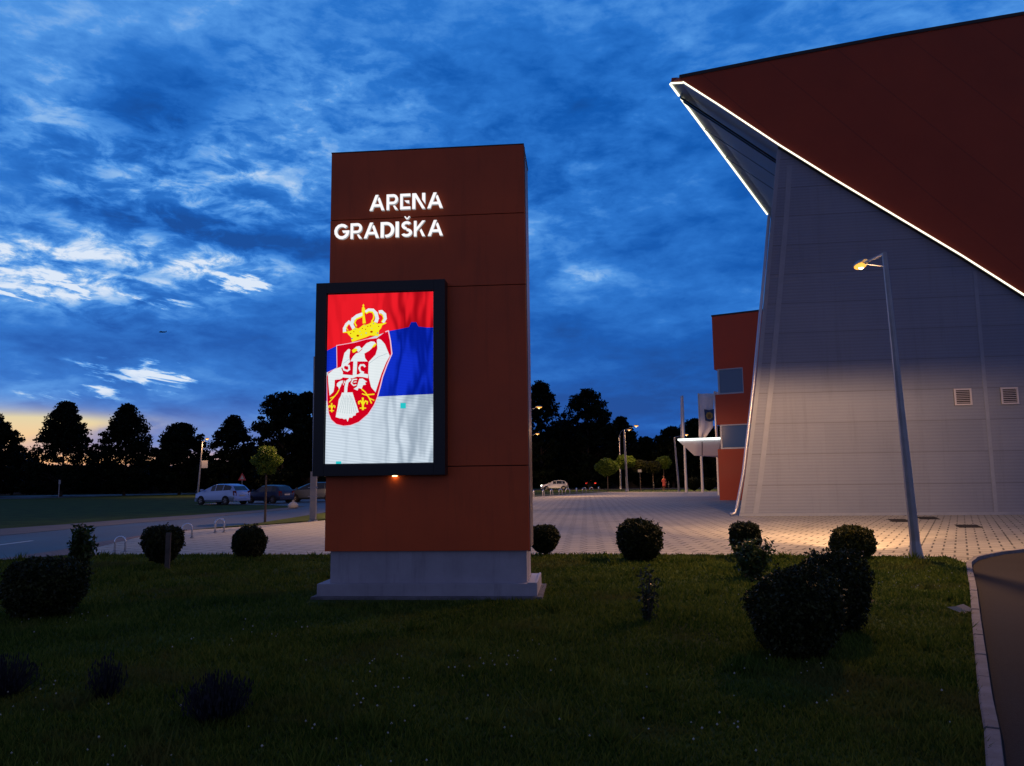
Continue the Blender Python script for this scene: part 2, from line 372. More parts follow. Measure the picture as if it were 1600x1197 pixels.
sheet('verge', [(-10.9, 27.3), (-10.0, 30.0), (-9.8, 37), (-9.6, 44), (-6.8, 44), (-7.0, 36), (-8.5, 31.4), (-9.6, 29.0)], .034, mat('verge_grass', (.05, .07, .02), .95, var=.4, vscale=2, spec=.05))
sheet('far_kerb', [(-2, 52.2), (1.6, 70), (6.6, 82), (11.07, 91.2), (19, 86.3), (45, 84.3), (45, 84.9), (19, 87), (11.0, 92.0), (6.2, 82.4), (1.2, 70.3), (-2.4, 52.4)], .12, m_kerb)

# blades of grass over the lawn
rng = np.random.default_rng(7)
def inpoly(P, poly):
    x, y = P[:, 0], P[:, 1]; r_ = np.zeros(len(P), bool); n = len(poly); j = n-1
    for i in range(n):
        xi, yi = poly[i]; xj, yj = poly[j]
        r_ ^= ((yi > y) != (yj > y)) & (x < (xj-xi)*(y-yi)/(yj-yi+1e-12)+xi); j = i
    return r_
lawn_poly = [(-11.1, 1), (-11.1, 16.3), (-10.0, 17.55)]+lawn_edge+kerbL[4:13]+[(1, 1.5)]
def scatter(n, y0=3.2, y1=17.6, p=1.0):
    u = rng.random(n); y = y0*(y1/y0)**(u**p); x = (rng.random(n)*2-1)*(y*.72+.4)
    P = np.stack([x, y], 1); return P[inpoly(P, lawn_poly)]
P = scatter(330000, p=.8)
keep = ~((P[:, 0] > -2.75) & (P[:, 0] < .40) & (P[:, 1] > 10.3) & (P[:, 1] < 11.7)); P = P[keep]
n = len(P)
dens = np.sin(P[:, 0]*1.7+np.sin(P[:, 1]*1.3)*2)*np.sin(P[:, 1]*2.1+P[:, 0]*.6)
h = (.030+.045*rng.random(n)**2)*(1+.25*dens); wd = .0035+.0012*P[:, 1]*rng.random(n)
h *= np.clip(.8+P[:, 1]*.02, .8, 1.1)
edge = P[:, 1] > 99
an = rng.random(n)*6.283; ln_ = rng.normal(size=(n, 2))*.45*h[:, None]
dxy = np.stack([np.cos(an), np.sin(an)], 1)*wd[:, None]
tn = 150; tc_ = P[rng.integers(0, n, tn)]; ti = rng.integers(0, tn, 7500)
Pt = tc_[ti]+rng.normal(size=(7500, 2))*(.03+.05*rng.random(tn))[ti][:, None]; okt = inpoly(Pt, lawn_poly); Pt = Pt[okt]; ti = ti[okt]
ht = (.05+.10*rng.random(len(Pt)))*(.6+.8*rng.random(tn))[ti]
P = np.concatenate([P, Pt]); h = np.concatenate([h, ht]); n = len(P); wd = .0035+.0012*P[:, 1]*rng.random(n)
an = rng.random(n)*6.283; ln_ = rng.normal(size=(n, 2))*.45*h[:, None]; dxy = np.stack([np.cos(an), np.sin(an)], 1)*wd[:, None]
z0 = np.full(n, .025)
V = np.zeros((n, 3, 3)); V[:, 0, :2] = P-dxy; V[:, 1, :2] = P+dxy; V[:, 2, :2] = P+ln_; V[:, 0, 2] = z0; V[:, 1, 2] = z0; V[:, 2, 2] = z0+h
me = bpy.data.meshes.new('grass'); me.vertices.add(3*n); me.vertices.foreach_set('co', V.ravel()); me.loops.add(3*n)
me.loops.foreach_set('vertex_index', np.arange(3*n, dtype=np.int32)); me.polygons.add(n); me.polygons.foreach_set('loop_start', np.arange(0, 3*n, 3, dtype=np.int32))
me.update(calc_edges=True); me.materials.append(M_grass)
g = bpy.data.objects.new('grass', me); C.objects.link(g); tag(g, 'short green lawn grass around the sign pylon', 'grass', kind='stuff')
# clover heads in loose drifts
fb = MB(); cl = [(-2.6, 4.6), (-1.6, 4.9), (-.6, 5.0), (.1, 6.8), (-.9, 6.6), (1.2, 5.2), (-3.6, 5.8), (3.6, 9.6), (5.6, 10.8), (6.3, 12.2), (4.9, 12.2), (-2.7, 8.2), (2.1, 6.2), (-5.5, 9.2)]
rs = random.Random(5)
for cx, cy in cl:
    for k in range(16):
        x = cx+rs.gauss(0, .42); y = cy+rs.gauss(0, .42); z = .055+.03*rs.random(); r_ = .0055+.004*rs.random()
        if not inpoly(np.array([[x, y]]), lawn_poly)[0]: continue
        fb.add([(x-r_, y, z), (x, y-r_, z), (x+r_, y, z), (x, y+r_, z), (x, y, z+r_*1.1), (x, y, z-r_)], [(0,1,4),(1,2,4),(2,3,4),(3,0,4),(1,0,5),(2,1,5),(3,2,5),(0,3,5)])
o = fb.build('clover_flowers', mat('clover_white', (.42, .42, .38), .8)); tag(o, 'tiny white clover flowers dotted through the lawn', 'flowers', kind='stuff')

# ------------------------------------------------------------------ sign pylon
PA = R(4.8)
PP = np.array([-1.18, 10.60, 0.0]); PT = np.array([math.cos(PA), -math.sin(PA), 0.0]); PN = np.array([PT[1], -PT[0], 0.0])
pyl = root('sign_pylon', 'tall rust red sign pylon on a white stepped plinth in the lawn', 'sign pylon', tuple(PP), -PA)
# local axes: x along the face, y away from the camera, z up
def loc_px(x, y, off):                 # photo survey point -> pylon-local (x, z) on the plane 'off' in front of the face
    d = ray(x, y); P0 = PP+PN*off; q = _C+d*(np.dot(P0-_C, PN)/np.dot(d, PN)); return float(np.dot(q-PP, PT)), float(q[2])
m_clad = mat('rust_red_composite', (.60, .090, .021), .42, spec=.3, streak=.22, var=.14, vscale=.8, bump=.10, bscale=1.4)
m_edge = mat('pylon_edge_metal', (.22, .15, .13), .35, .6)
m_white = mat('white_render', (.37, .365, .43), .85, streak=.40, var=.14, vscale=2.2, bump=.15, bscale=60)
m_oldc = mat('old_concrete', (.15, .15, .17), .95, var=.45, vscale=5, bump=.7, bscale=30)
S0, S1, DP = -1.415, 1.392, .95
for z0_, z1_ in [(.655, 1.783), (1.795, 4.299), (4.309, 5.334), (5.344, 6.35)]:
    MB().box((S0, .0, z0_), (S1, .035, z1_)).build('front_panel', m_clad, pyl, bevel=.003)
MB().box((S0+.004, .036, .66), (S1-.004, .06, 6.345)).build('backing', mat('seam_black', (.012, .008, .008), .9), pyl)
MB().box((S0+.02, .061, .662), (S1-.03, DP, 6.33)).build('core', mat('core_dark_red', (.20, .03, .02), .5), pyl)
MB().box((S1-.0295, .061, .64), (S1+.012, .10, 6.335)).box((S1-.0295, .101, .66), (S1-.005, DP+.02, 6.34)).build('side_panel', m_edge, pyl)
MB().box((S0-.004, -.003, 6.351), (S1+.004, DP+.02, 6.365)).build('top_cap', M_dark, pyl)
MB().box((-1.345, .05, .228), (1.348, DP-.02, .654)).build('plinth', m_white, pyl)
MB().box((-1.495, -.055, .068), (1.49, DP+.16, .228)).build('plinth_step', m_white, pyl, bevel=.004)
b_ = MB().box((1.36, -.03, .2285), (1.484, DP+.1, .231)); b_.m = 0; b_.box((1.36, -.0545, .2312), (1.488, -.030, .243)).box((1.462, -.029, .2312), (1.488, DP+.12, .243))
b_.build('step_flashing', mat('pale_flashing', (.5, .5, .55), .5), pyl)
MB().box((-1.56, -.12, -.06), (1.56, DP+.25, .067)).build('footing', m_oldc, pyl, bevel=.006)
# screen housing
m_frame = mat('black_screen_frame', (.010, .012, .016), .38, spec=.4)
FX0, FX1, FZ0, FZ1 = -1.531, .290, 1.674, 4.359; SX0, SX1, SZ0, SZ1 = -1.368, .121, 1.842, 4.195
fr = MB()
fr.box((FX0, -.22, FZ0), (SX0-.012, -.002, FZ1)).box((SX1+.012, -.22, FZ0), (FX1, -.002, FZ1))
fr.box((SX0-.012, -.22, SZ1+.012), (SX1+.012, -.002, FZ1)).box((SX0-.012, -.22, FZ0), (SX1+.012, -.002, SZ0-.012))
fr.build('screen_frame', m_frame, pyl, bevel=.004)
MB().box((SX0-.011, -.185, SZ0-.011), (SX1+.011, -.004, SZ1+.011)).build('screen_housing', mat('screen_edge', (.05, .05, .06), .5), pyl)
# lit picture on the screen: flag shapes as one flat mesh in thin layers
def lcd(name, col, folds=.25, grid=0.0, dark=(0, 0, 0), s=1.0):
    m = bpy.data.materials.new(name); m.use_nodes = True; t = NT(m.node_tree); t.n.clear()
    tcn = t.new('ShaderNodeTexCoord').outputs['Object']
    mp = t.new('ShaderNodeMapping'); mp.inputs['Rotation'].default_value = (0, R(14), 0); mp.inputs['Scale'].default_value = (3.0, 1, .62); t.l.new(tcn, mp.inputs[0])
    nz = t.noise(mp.outputs[0], 1.35, 2, .45, .35)
    e1 = t.M('ABSOLUTE', t.M('SUBTRACT', nz, .55)); sq = t.new('ShaderNodeSeparateXYZ'); t.l.new(tcn, sq.inputs[0])
    side = t.M('ADD', .25, t.M('MULTIPLY', t.smooth(sq.outputs[0], -.75, -.25), .75))
    k = t.M('SUBTRACT', 1.0, t.M('MULTIPLY', t.M('MULTIPLY', t.smooth(e1, .10, .0), folds), side))
    n5 = t.noise(mp.outputs[0], 1.1, 2, .5); k = t.M('MULTIPLY', k, t.M('ADD', 1-folds*.45, t.M('MULTIPLY', n5, folds*.8)))
    c = t.mix(k, dark, col)
    if grid:
        sx = t.new('ShaderNodeSeparateXYZ'); t.l.new(tcn, sx.inputs[0])
        gz = t.M('ABSOLUTE', t.M('SUBTRACT', t.M('FRACT', t.M('MULTIPLY', t.M('ADD', sx.outputs[2], t.M('MULTIPLY', sx.outputs[0], .14)), 26)), .5))
        c = t.mix(t.M('MULTIPLY', t.smooth(gz, .12, .38), grid), c, dark)
    e = t.new('ShaderNodeEmission'); t.inp(e.inputs[0], c); e.inputs[1].default_value = s
    o_ = t.new('ShaderNodeOutputMaterial'); t.l.new(e.outputs[0], o_.inputs[0]); return m
scr_mats = [lcd('screen_white', (.66, .76, .86), .50, .22, (.10, .16, .24)), lcd('screen_red', (.86, .012, .022), .75, 0, (.22, 0, .004)),
            lcd('screen_blue', (.006, .030, .60), .8, .12, (.0, .006, .20)), lcd('screen_crimson', (.62, .0, .014), .15, 0, (.3, 0, 0)),
            lcd('screen_pearl', (.80, .86, .88), .12, .10, (.35, .45, .5)), emis('screen_gold', (.92, .80, .015), 1.0), emis('screen_line', (.90, .55, .66), 1.0),
            emis('screen_grey', (.32, .42, .46), 1.0), emis('screen_cyan', (.02, .55, .58), 1.0), emis('screen_ruby', (.45, .03, .0), 1.0), emis('screen_purple', (.20, .02, .45), 1.0)]
scr = MB()
LY = .186
def spoly(pts, mi, layer, conv):
    scr.m = mi
    q = []
    for X, Y in pts:
        px, py = conv(X, Y); x, z = loc_px(px, py, LY); q.append((min(max(x, SX0), SX1), -LY-.0006*layer, min(max(z, SZ0), SZ1)))
    if len(q) > 2: scr.add(q, [tuple(range(len(q)))])
def sline(pts, wd_, mi, layer, conv):
    for i in range(len(pts)-1):
        (x0, y0), (x1, y1) = pts[i], pts[i+1]; d0 = math.hypot(x1-x0, y1-y0) or 1; ux, uy = (x1-x0)/d0, (y1-y0)/d0; e_ = wd_*.25 if len(pts) > 2 else 0
        x0 -= ux*e_*(i > 0); y0 -= uy*e_*(i > 0); x1 += ux*e_*(i < len(pts)-2); y1 += uy*e_*(i < len(pts)-2)
        nx, ny = -uy*wd_/2, ux*wd_/2
        spoly([(x0+nx, y0+ny), (x1+nx, y1+ny), (x1-nx, y1-ny), (x0-nx, y0-ny)], mi, layer+.13*(i % 3), conv)
A2 = lambda X, Y: (480+X/3.521, 430+Y/3.521)
A7 = lambda X, Y: (500+X/5.7, 470+Y/5.7)
A3 = lambda X, Y: (505+X/11.97, 470+Y/11.97)
A4 = lambda X, Y: (505+X/10.88, 560+Y/10.88)
scr.m = 0; scr.add([(SX0, -LY, SZ0), (SX1, -LY, SZ0), (SX1, -LY, SZ1), (SX0, -LY, SZ1)], [(0, 1, 2, 3)])
spoly([(90, 80), (720, 70), (720, 287), (660, 288), (612, 282), (600, 258), (572, 258), (560, 285), (500, 298), (452, 307), (330, 350), (160, 390), (90, 415)], 1, 1, A2)
spoly([(452, 307), (500, 298), (560, 285), (572, 258), (600, 258), (612, 282), (660, 288), (720, 287), (720, 653), (560, 660), (395, 668), (380, 668), (420, 480)], 2, 2, A2)
spoly([(90, 415), (160, 390), (175, 392), (175, 520), (90, 535)], 2, 2, A2)
spoly([(90, 560), (112, 555), (125, 690), (90, 692)], 10, 2, A2)
spoly([(162, 387), (215, 378), (260, 370), (325, 352), (385, 345), (430, 312), (447, 306), (458, 360), (466, 432), (440, 492), (415, 560), (403, 610), (388, 665), (368, 715), (335, 765), (285, 808), (240, 826), (200, 830), (160, 820), (132, 795), (118, 760), (110, 690), (107, 560), (116, 534), (164, 510)], 3, 3, A2)
sline([(164, 510), (162, 387), (215, 378), (260, 370), (325, 352), (385, 345)], 3.5, 6, 4, A2)
sline([(430, 312), (447, 306), (458, 360), (466, 432), (440, 492), (415, 560), (403, 610), (388, 665)], 6, 6, 4, A2)
sline([(388, 665), (368, 715), (335, 765), (285, 808), (240, 826), (200, 830), (160, 820), (132, 795), (118, 760), (110, 690), (107, 560), (116, 534), (164, 510)], 3.0, 6, 4, A2)
# crown
sline([(400, 590), (400, 520), (440, 445), (505, 385)], 62, 4, 5, A3); sline([(1040, 210), (1095, 205), (1150, 255), (1160, 330), (1115, 410)], 60, 4, 5, A3)
sline([(575, 525), (530, 440), (560, 345), (640, 285), (745, 248)], 66, 4, 6, A3); sline([(790, 215), (855, 178), (930, 180), (990, 240), (1010, 330), (985, 405)], 66, 4, 6, A3)
sline([(625, 480), (588, 410), (620, 345), (745, 290)], 26, 5, 7, A3); sline([(800, 240), (860, 205), (925, 215), (950, 270), (945, 330), (905, 395)], 26, 5, 7, A3)
sline([(470, 560), (430, 500), (480, 440)], 14, 5, 7, A3); sline([(1090, 400), (1130, 330), (1105, 270), (1050, 245)], 16, 5, 7, A3)
spoly([(728, 130), (745, 105), (735, 90), (755, 60), (772, 92), (762, 108), (785, 150), (790, 215), (772, 240), (800, 420), (740, 430), (735, 240), (722, 200)], 5, 8, A3)
spoly([(370, 590), (450, 575), (520, 560), (600, 500), (660, 520), (700, 490), (760, 445), (800, 450), (860, 430), (930, 385), (980, 405), (1010, 430), (1100, 425), (1180, 405), (1180, 425), (1105, 460), (1085, 515), (1045, 560), (1040, 665), (960, 655), (880, 650), (800, 685), (650, 735), (545, 775), (530, 740), (520, 680), (460, 620), (455, 600), (370, 602)], 5, 9, A3)
for X, Y, r_, mi in [(650, 655, 26, 9), (905, 582, 26, 9), (805, 605, 15, 7), (1022, 605, 15, 2), (540, 708, 15, 2), (515, 612, 13, 9), (600, 535, 10, 2), (785, 460, 9, 2), (940, 430, 10, 2), (1040, 480, 12, 9), (835, 480, 12, 9), (885, 470, 12, 9), (735, 520, 12, 9), (795, 535, 12, 9), (575, 580, 12, 9), (690, 575, 10, 7), (910, 520, 9, 7), (715, 635, 9, 7)]:
    spoly([(X+r_*math.cos(a_), Y+r_*.75*math.sin(a_)) for a_ in [k*math.pi/4 for k in range(8)]], mi, 10, A3)
# eagle
spoly([(270, 432), (252, 430), (218, 465), (195, 560), (188, 588), (125, 612), (72, 652), (74, 720), (86, 845), (120, 812), (130, 760), (132, 705), (180, 700), (200, 688), (205, 640), (190, 600), (245, 570), (268, 545), (262, 500)], 4, 5, A7)
spoly([(506, 350), (520, 338), (545, 348), (578, 385), (622, 492), (592, 545), (548, 650), (495, 815), (456, 770), (436, 690), (430, 640), (434, 545), (495, 480), (512, 425)], 4, 5, A7)
spoly([(503, 388), (485, 365), (455, 362), (415, 378), (372, 425), (352, 404), (325, 408), (300, 430), (330, 445), (345, 460), (320, 470), (296, 495), (270, 540), (425, 541), (402, 510), (396, 470), (440, 445), (470, 415)], 4, 6, A7)
spoly([(285, 442), (300, 428), (322, 424), (338, 436), (312, 458), (294, 464)], 5, 7, A7); spoly([(478, 392), (498, 378), (505, 388), (488, 408), (460, 422)], 5, 7, A7)
sline([(345, 460), (378, 428)], 5, 3, 8, A7); sline([(208, 560), (262, 520)], 3, 7, 8, A7); sline([(435, 560), (520, 500), (600, 470)], 3, 7, 8, A7)
spoly([(298, 540), (333, 540), (326, 668), (292, 664)], 4, 6, A7)
spoly([(197, 655), (290, 664), (345, 655), (365, 640), (400, 650), (430, 655), (428, 690), (385, 680), (330, 676), (290, 692), (197, 682)], 4, 6, A7)
sline([(205, 590), (215, 615), (245, 625), (262, 612), (258, 578), (232, 575)], 15, 4, 7, A7)
sline([(402, 590), (390, 572), (362, 574), (350, 600), (362, 630), (392, 640)], 16, 4, 7, A7)
sline([(330, 700), (295, 702), (280, 735), (300, 755), (325, 748)], 11, 4, 7, A7); sline([(300, 726), (326, 722)], 8, 4, 8, A7)
sline([(215, 712), (222, 735)], 8, 4, 7, A7); sline([(200, 718), (212, 752)], 6, 4, 7, A7)
sline([(275, 695), (242, 722), (232, 770), (229, 825)], 27, 4, 7, A7)
spoly([(352, 695), (380, 692), (420, 722), (402, 728), (410, 748), (385, 752), (372, 785), (345, 778), (335, 800), (300, 785), (330, 765), (340, 730)], 4, 8, A7)
spoly([(152, 735), (180, 715), (206, 708), (188, 755), (172, 790), (164, 770), (150, 758)], 4, 7, A7)
sline([(370, 785), (402, 812), (420, 838), (486, 832)], 11, 5, 9, A7); sline([(420, 838), (440, 868), (460, 915)], 11, 5, 9, A7); sline([(425, 845), (375, 828)], 9, 5, 9, A7); sline([(440, 868), (484, 888)], 9, 5, 9, A7)
sline([(172, 790), (155, 822), (130, 852), (92, 868)], 8, 5, 9, A7); sline([(130, 852), (84, 905)], 8, 5, 9, A7)
for cx, cy, k_ in [(383, 918, 1.0), (106, 952, .72)]:
    sline([(cx-1, cy-56*k_), (cx, cy+56*k_)], 17*k_, 5, 9, A7)
    sline([(cx-34*k_, cy+4*k_), (cx-38*k_, cy-18*k_), (cx-20*k_, cy-26*k_), (cx, cy+12*k_)], 12*k_, 5, 9, A7); sline([(cx+36*k_, cy+4*k_), (cx+40*k_, cy-18*k_), (cx+22*k_, cy-26*k_), (cx, cy+12*k_)], 12*k_, 5, 9, A7)
    sline([(cx-28*k_, cy+38*k_), (cx+28*k_, cy+38*k_)], 10*k_, 5, 10, A7)
spoly([(196, 818), (290, 816), (304, 860), (318, 905), (332, 945), (346, 992), (322, 1000), (316, 1022), (298, 1024), (286, 1042), (262, 1040), (246, 1078), (236, 1052), (214, 1056), (200, 1048), (178, 1048), (140, 1036), (150, 985), (160, 930), (168, 880), (186, 850)], 4, 8, A7)
for k in range(9):
    x0 = 204+k*10; x1 = 158+k*21
    sline([(x0, 838+(k % 3)*12), ((x0+x1)/2+2, 925), (x1, 1010-abs(k-4)*4)], 2.6, 7, 9, A7)
spoly([(513, 703), (543, 703), (543, 733), (513, 733)], 8, 5, A2); spoly([(158, 1024), (188, 1024), (188, 1046), (158, 1046)], 8, 5, A2)
o = scr.build('screen', scr_mats, pyl); o['label'] = 'lit upright screen showing a red, blue and white flag with a crowned white eagle shield'
# halo-lit letters
M_let = emis('letter_light', (1.0, .98, 1.0), 1.02)
M_lside = emis('letter_side_light', (.9, .95, 1.0), .32)
def letter(strokes, x0, w_, z0_, h_):
    mb = MB(); k = 0
    for poly in strokes:
        k += 1
        mb.prism([(x0+x*w_, -.062-.0007*k, z0_+y*h_) for x, y in poly], (0, .042+.001*k, 0))
    o_ = mb.build('letter', [M_let, M_lside], pyl)
    for p_ in o_.data.polygons: p_.material_index = 0 if p_.normal.y < -.9 else 1
def arcpoly(cx, cy, rx, ry, a0, a1, tx, ty, n_=12):
    o_ = [(cx+rx*math.cos(R(a0+(a1-a0)*k/n_)), cy+ry*math.sin(R(a0+(a1-a0)*k/n_))) for k in range(n_+1)]
    i_ = [(cx+(rx-tx)*math.cos(R(a0+(a1-a0)*k/n_)), cy+(ry-ty)*math.sin(R(a0+(a1-a0)*k/n_))) for k in range(n_+1)]
    return [[o_[k], o_[k+1], i_[k+1], i_[k]] for k in range(n_)]
def cat_arc(*a): # one polygon
    q = arcpoly(*a); o_ = [s[0] for s in q]+[q[-1][1]]; i_ = [s[3] for s in q]+[q[-1][2]]; return o_+i_[::-1]
gA = [[(0, 0), (.20, 0), (.60, 1), (.40, 1)], [(.55, .70), (.63, .84), (.69, .80), (1, 0), (.80, 0)], [(.24, .24), (.83, .24), (.80, .40), (.31, .40)]]
gR = [[(0, 0), (.23, 0), (.23, 1), (0, 1)], [(.10, .83), (.10, 1), (.58, 1), (.58, .83)], [(.10, .36), (.10, .52), (.58, .52), (.58, .36)], cat_arc(.58, .68, .40, .32, -90, 90, .24, .16), [(.55, .26), (.72, .27), (.98, 0), (.74, 0)]]
gE = [[(0, 0), (.26, 0), (.26, 1), (0, 1)], [(.1, .83), (.1, 1), (1, 1), (1, .83)], [(.1, 0), (.1, .17), (1, .17), (1, 0)], [(.42, .56), (.88, .56), (.88, .37), (.62, .42)]]
gN = [[(0, 0), (.24, 0), (.24, 1), (0, 1)], [(.05, 1), (.30, 1), (1, 0), (.76, 0)], [(.76, 1), (1, 1), (1, .30), (.76, .58)]]
gG = [cat_arc(.5, .5, .5, .5, 42, 355, .20, .19, ), [(.52, .56), (1.0, .56), (.99, .44), (.60, .40)]]
gD = [[(0, 0), (.24, 0), (.24, 1), (0, 1)], [(.10, .82), (.10, 1), (.45, 1), (.45, .82)], cat_arc(.42, .5, .58, .5, -88, 90, .24, .18), [(.30, .17), (.45, .17), (.45, 0), (.38, 0)]]
gI = [[(0, 0), (1, 0), (1, 1), (0, 1)]]
gS = [cat_arc(.50, .73, .44, .27, 30, 270, .26, .17), cat_arc(.50, .27, .48, .27, 90, -155, .26, .17), [(.30, 1.30), (.47, 1.12), (.55, 1.12), (.55, 1.18), (.40, 1.32)], [(.80, 1.30), (.62, 1.12), (.54, 1.12), (.54, 1.18), (.70, 1.32)]]
gK = [[(0, 0), (.24, 0), (.24, 1), (0, 1)], [(.12, .22), (.12, .46), (.74, 1), (1, 1)], [(.52, .36), (.66, .48), (1, 0), (.74, 0)]]
u1 = 1.061/1395
for g_, a0, a1 in [(gA, 110, 395), (gR, 435, 660), (gE, 695, 890), (gN, 925, 1172), (gA, 1210, 1505)]:
    letter(g_, -.826+(a0-110)*u1, (a1-a0)*u1, 5.439, .230)
u2 = 1.572/1455
for g_, a0, a1 in [(gG, 80, 285), (gR, 300, 460), (gA, 480, 685), (gD, 705, 890), (gI, 905, 950), (gS, 975, 1130), (gK, 1150, 1300), (gA, 1335, 1535)]:
    letter(g_, -1.337+(a0-80)*u2, (a1-a0)*u2, 5.034, .228)
# added glowing disc, stands in for a street lamp's reflection below the housing
MB().lathe([(.035, -.012), (.035, 0)], (-.44, -.03, FZ0-.001), 12).build('reflection_glow', emis('warm_reflection_glow', (1.0, .76, .30), 6.0), pyl)

# ------------------------------------------------------------------ arena building
WO = np.array([9.087, 31.437, 0.0]); wa = R(-7.563)
WT = np.array([math.cos(wa), math.sin(wa), 0.0]); WN = np.array([WT[1], -WT[0], 0.0])      # WN towards the camera
UD = np.array([.5, .866, 0.0]); VD = np.array([.866, -.5, 0.0])
def wp(s, z, off=0.0): return WO+WT*s+np.array([0, 0, z])+WN*off
ar = root('arena_building', 'sports arena with pale ribbed side wall and rust red pointed roof edged in light', 'building', tuple(WO))
def A(mb, name, m, **k):
    mb.v = [(x-WO[0], y-WO[1], z-WO[2]) for x, y, z in mb.v]; return mb.build(name, m, ar, **k)
m_rib = bpy.data.materials.new('ribbed_grey_panel'); m_rib.use_nodes = True
t = NT(m_rib.node_tree); p = m_rib.node_tree.nodes['Principled BSDF']; g = t.new('ShaderNodeNewGeometry').outputs['Position']
sx = t.new('ShaderNodeSeparateXYZ'); t.l.new(g, sx.inputs[0])
hz = t.M('ABSOLUTE', t.M('SUBTRACT', t.M('FRACT', t.M('DIVIDE', sx.outputs[2], .125)), .5))
prof_ = t.smooth(hz, .14, .34)
seam = t.M('ABSOLUTE', t.M('SUBTRACT', t.M('FRACT', t.M('ADD', t.M('DIVIDE', sx.outputs[2], 1.24), .5)), .5)); seam = t.smooth(seam, .020, .008)
nz = t.noise(g, .5, 5, .6)
cc = t.ramp(nz, [(.3, (.172, .215, .325)), (.7, (.20, .243, .352))])
idz = t.M('FLOOR', t.M('ADD', t.M('DIVIDE', sx.outputs[2], 1.24), .0)); idx = t.M('FLOOR', t.M('DIVIDE', t.M('SUBTRACT', sx.outputs[0], 18.45), 5.9))
wn = t.new('ShaderNodeTexWhiteNoise', noise_dimensions='2D'); cb_ = t.new('ShaderNodeCombineXYZ'); t.l.new(idz, cb_.inputs[0]); t.l.new(idx, cb_.inputs[1]); t.l.new(cb_.outputs[0], wn.inputs[0])
cc = t.mix(t.M('MULTIPLY', wn.outputs[0], .16), cc, (.10, .12, .18))
mp_ = t.new('ShaderNodeMapping'); mp_.inputs['Scale'].default_value = (3.0, 3.0, .22); t.l.new(g, mp_.inputs[0])
cc = t.mix(t.M('MULTIPLY', t.smooth(t.noise(mp_.outputs[0], 1.0, 6, .7), .5, .75), .22), cc, (.09, .10, .13))
cc = t.mix(t.M('MULTIPLY', seam, .45), cc, (.07, .07, .09)); cc = t.mix(t.M('MULTIPLY', prof_, .14), cc, (.08, .09, .13))
t.inp(p.inputs['Base Color'], cc); p.inputs['Roughness'].default_value = .5; p.inputs['Specular IOR Level'].default_value = .35
bn = t.new('ShaderNodeBump'); bn.inputs['Strength'].default_value = .22; bn.inputs['Distance'].default_value = .012; bn.invert = True
t.l.new(prof_, bn.inputs['Height']); t.l.new(bn.outputs[0], p.inputs['Normal'])
m_flat = mat('grey_trim', (.21, .255, .36), .5, var=.08)
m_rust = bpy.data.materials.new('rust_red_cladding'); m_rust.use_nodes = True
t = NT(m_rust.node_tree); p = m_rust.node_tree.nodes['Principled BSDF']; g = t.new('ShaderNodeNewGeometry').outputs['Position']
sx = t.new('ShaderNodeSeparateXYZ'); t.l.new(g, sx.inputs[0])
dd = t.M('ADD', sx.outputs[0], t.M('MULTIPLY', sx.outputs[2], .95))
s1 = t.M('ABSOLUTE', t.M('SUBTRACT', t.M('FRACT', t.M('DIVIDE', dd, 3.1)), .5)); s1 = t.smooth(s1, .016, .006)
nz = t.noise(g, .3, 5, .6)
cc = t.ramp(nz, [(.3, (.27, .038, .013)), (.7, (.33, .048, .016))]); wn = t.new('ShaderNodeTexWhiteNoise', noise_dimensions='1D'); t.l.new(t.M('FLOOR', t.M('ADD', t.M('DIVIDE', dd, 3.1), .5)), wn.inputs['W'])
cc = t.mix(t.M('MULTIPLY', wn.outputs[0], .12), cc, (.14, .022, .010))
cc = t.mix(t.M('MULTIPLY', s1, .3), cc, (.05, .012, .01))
t.inp(p.inputs['Base Color'], cc); p.inputs['Roughness'].default_value = .55; p.inputs['Specular IOR Level'].default_value = .3
LED = [(-1.53, 18.63), (-.06, 17.46), (2.33, 15.49), (4.42, 13.87), (6.62, 12.22), (9.16, 10.32), (11.39, 8.55), (16, 4.9), (20, 1.6)]
TOP = [(-1.65, 18.83), (2.52, 19.36), (7.15, 19.90), (12.44, 20.42), (18, 20.85), (26, 21.3)]
EDGE = [(2.33, 15.49), (1.89, 12.45), (1.48, 9.4), (.92, 5.4), (.33, 1.75), (0, 0)]
# side wall (grey)
A(MB().prism([wp(s, z) for s, z in EDGE[::-1]+LED[3:]+[(21.5, .5), (21.5, 0)]], UD*.35), 'side_wall', m_rib)
A(MB().prism([wp(s+.1, z, -.4) for s, z in EDGE[::-1]+LED[3:]+[(21.0, .5), (21.0, 0)]], UD*34), 'main_hall', m_flat)
# red side face, 12 cm proud
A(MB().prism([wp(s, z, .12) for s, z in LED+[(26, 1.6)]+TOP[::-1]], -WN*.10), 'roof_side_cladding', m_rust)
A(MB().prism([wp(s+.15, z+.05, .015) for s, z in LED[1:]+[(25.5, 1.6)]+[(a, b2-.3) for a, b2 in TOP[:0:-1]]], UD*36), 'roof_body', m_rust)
m_sof = mat('soffit_panel', (.16, .19, .24), .45, .2, var=.12, vscale=.8)
T1 = at(1048, 130, 32.3)
N0 = wp(-1.53, 18.63, .02)
sf = MB(); pts0 = [T1]+[wp(s, z, .01) for s, z in LED[:4]]
sf.add(pts0+[q+UD*34 for q in pts0], [(i, i+1, i+1+5, i+5) for i in range(4)])
A(sf, 'soffit', m_sof)
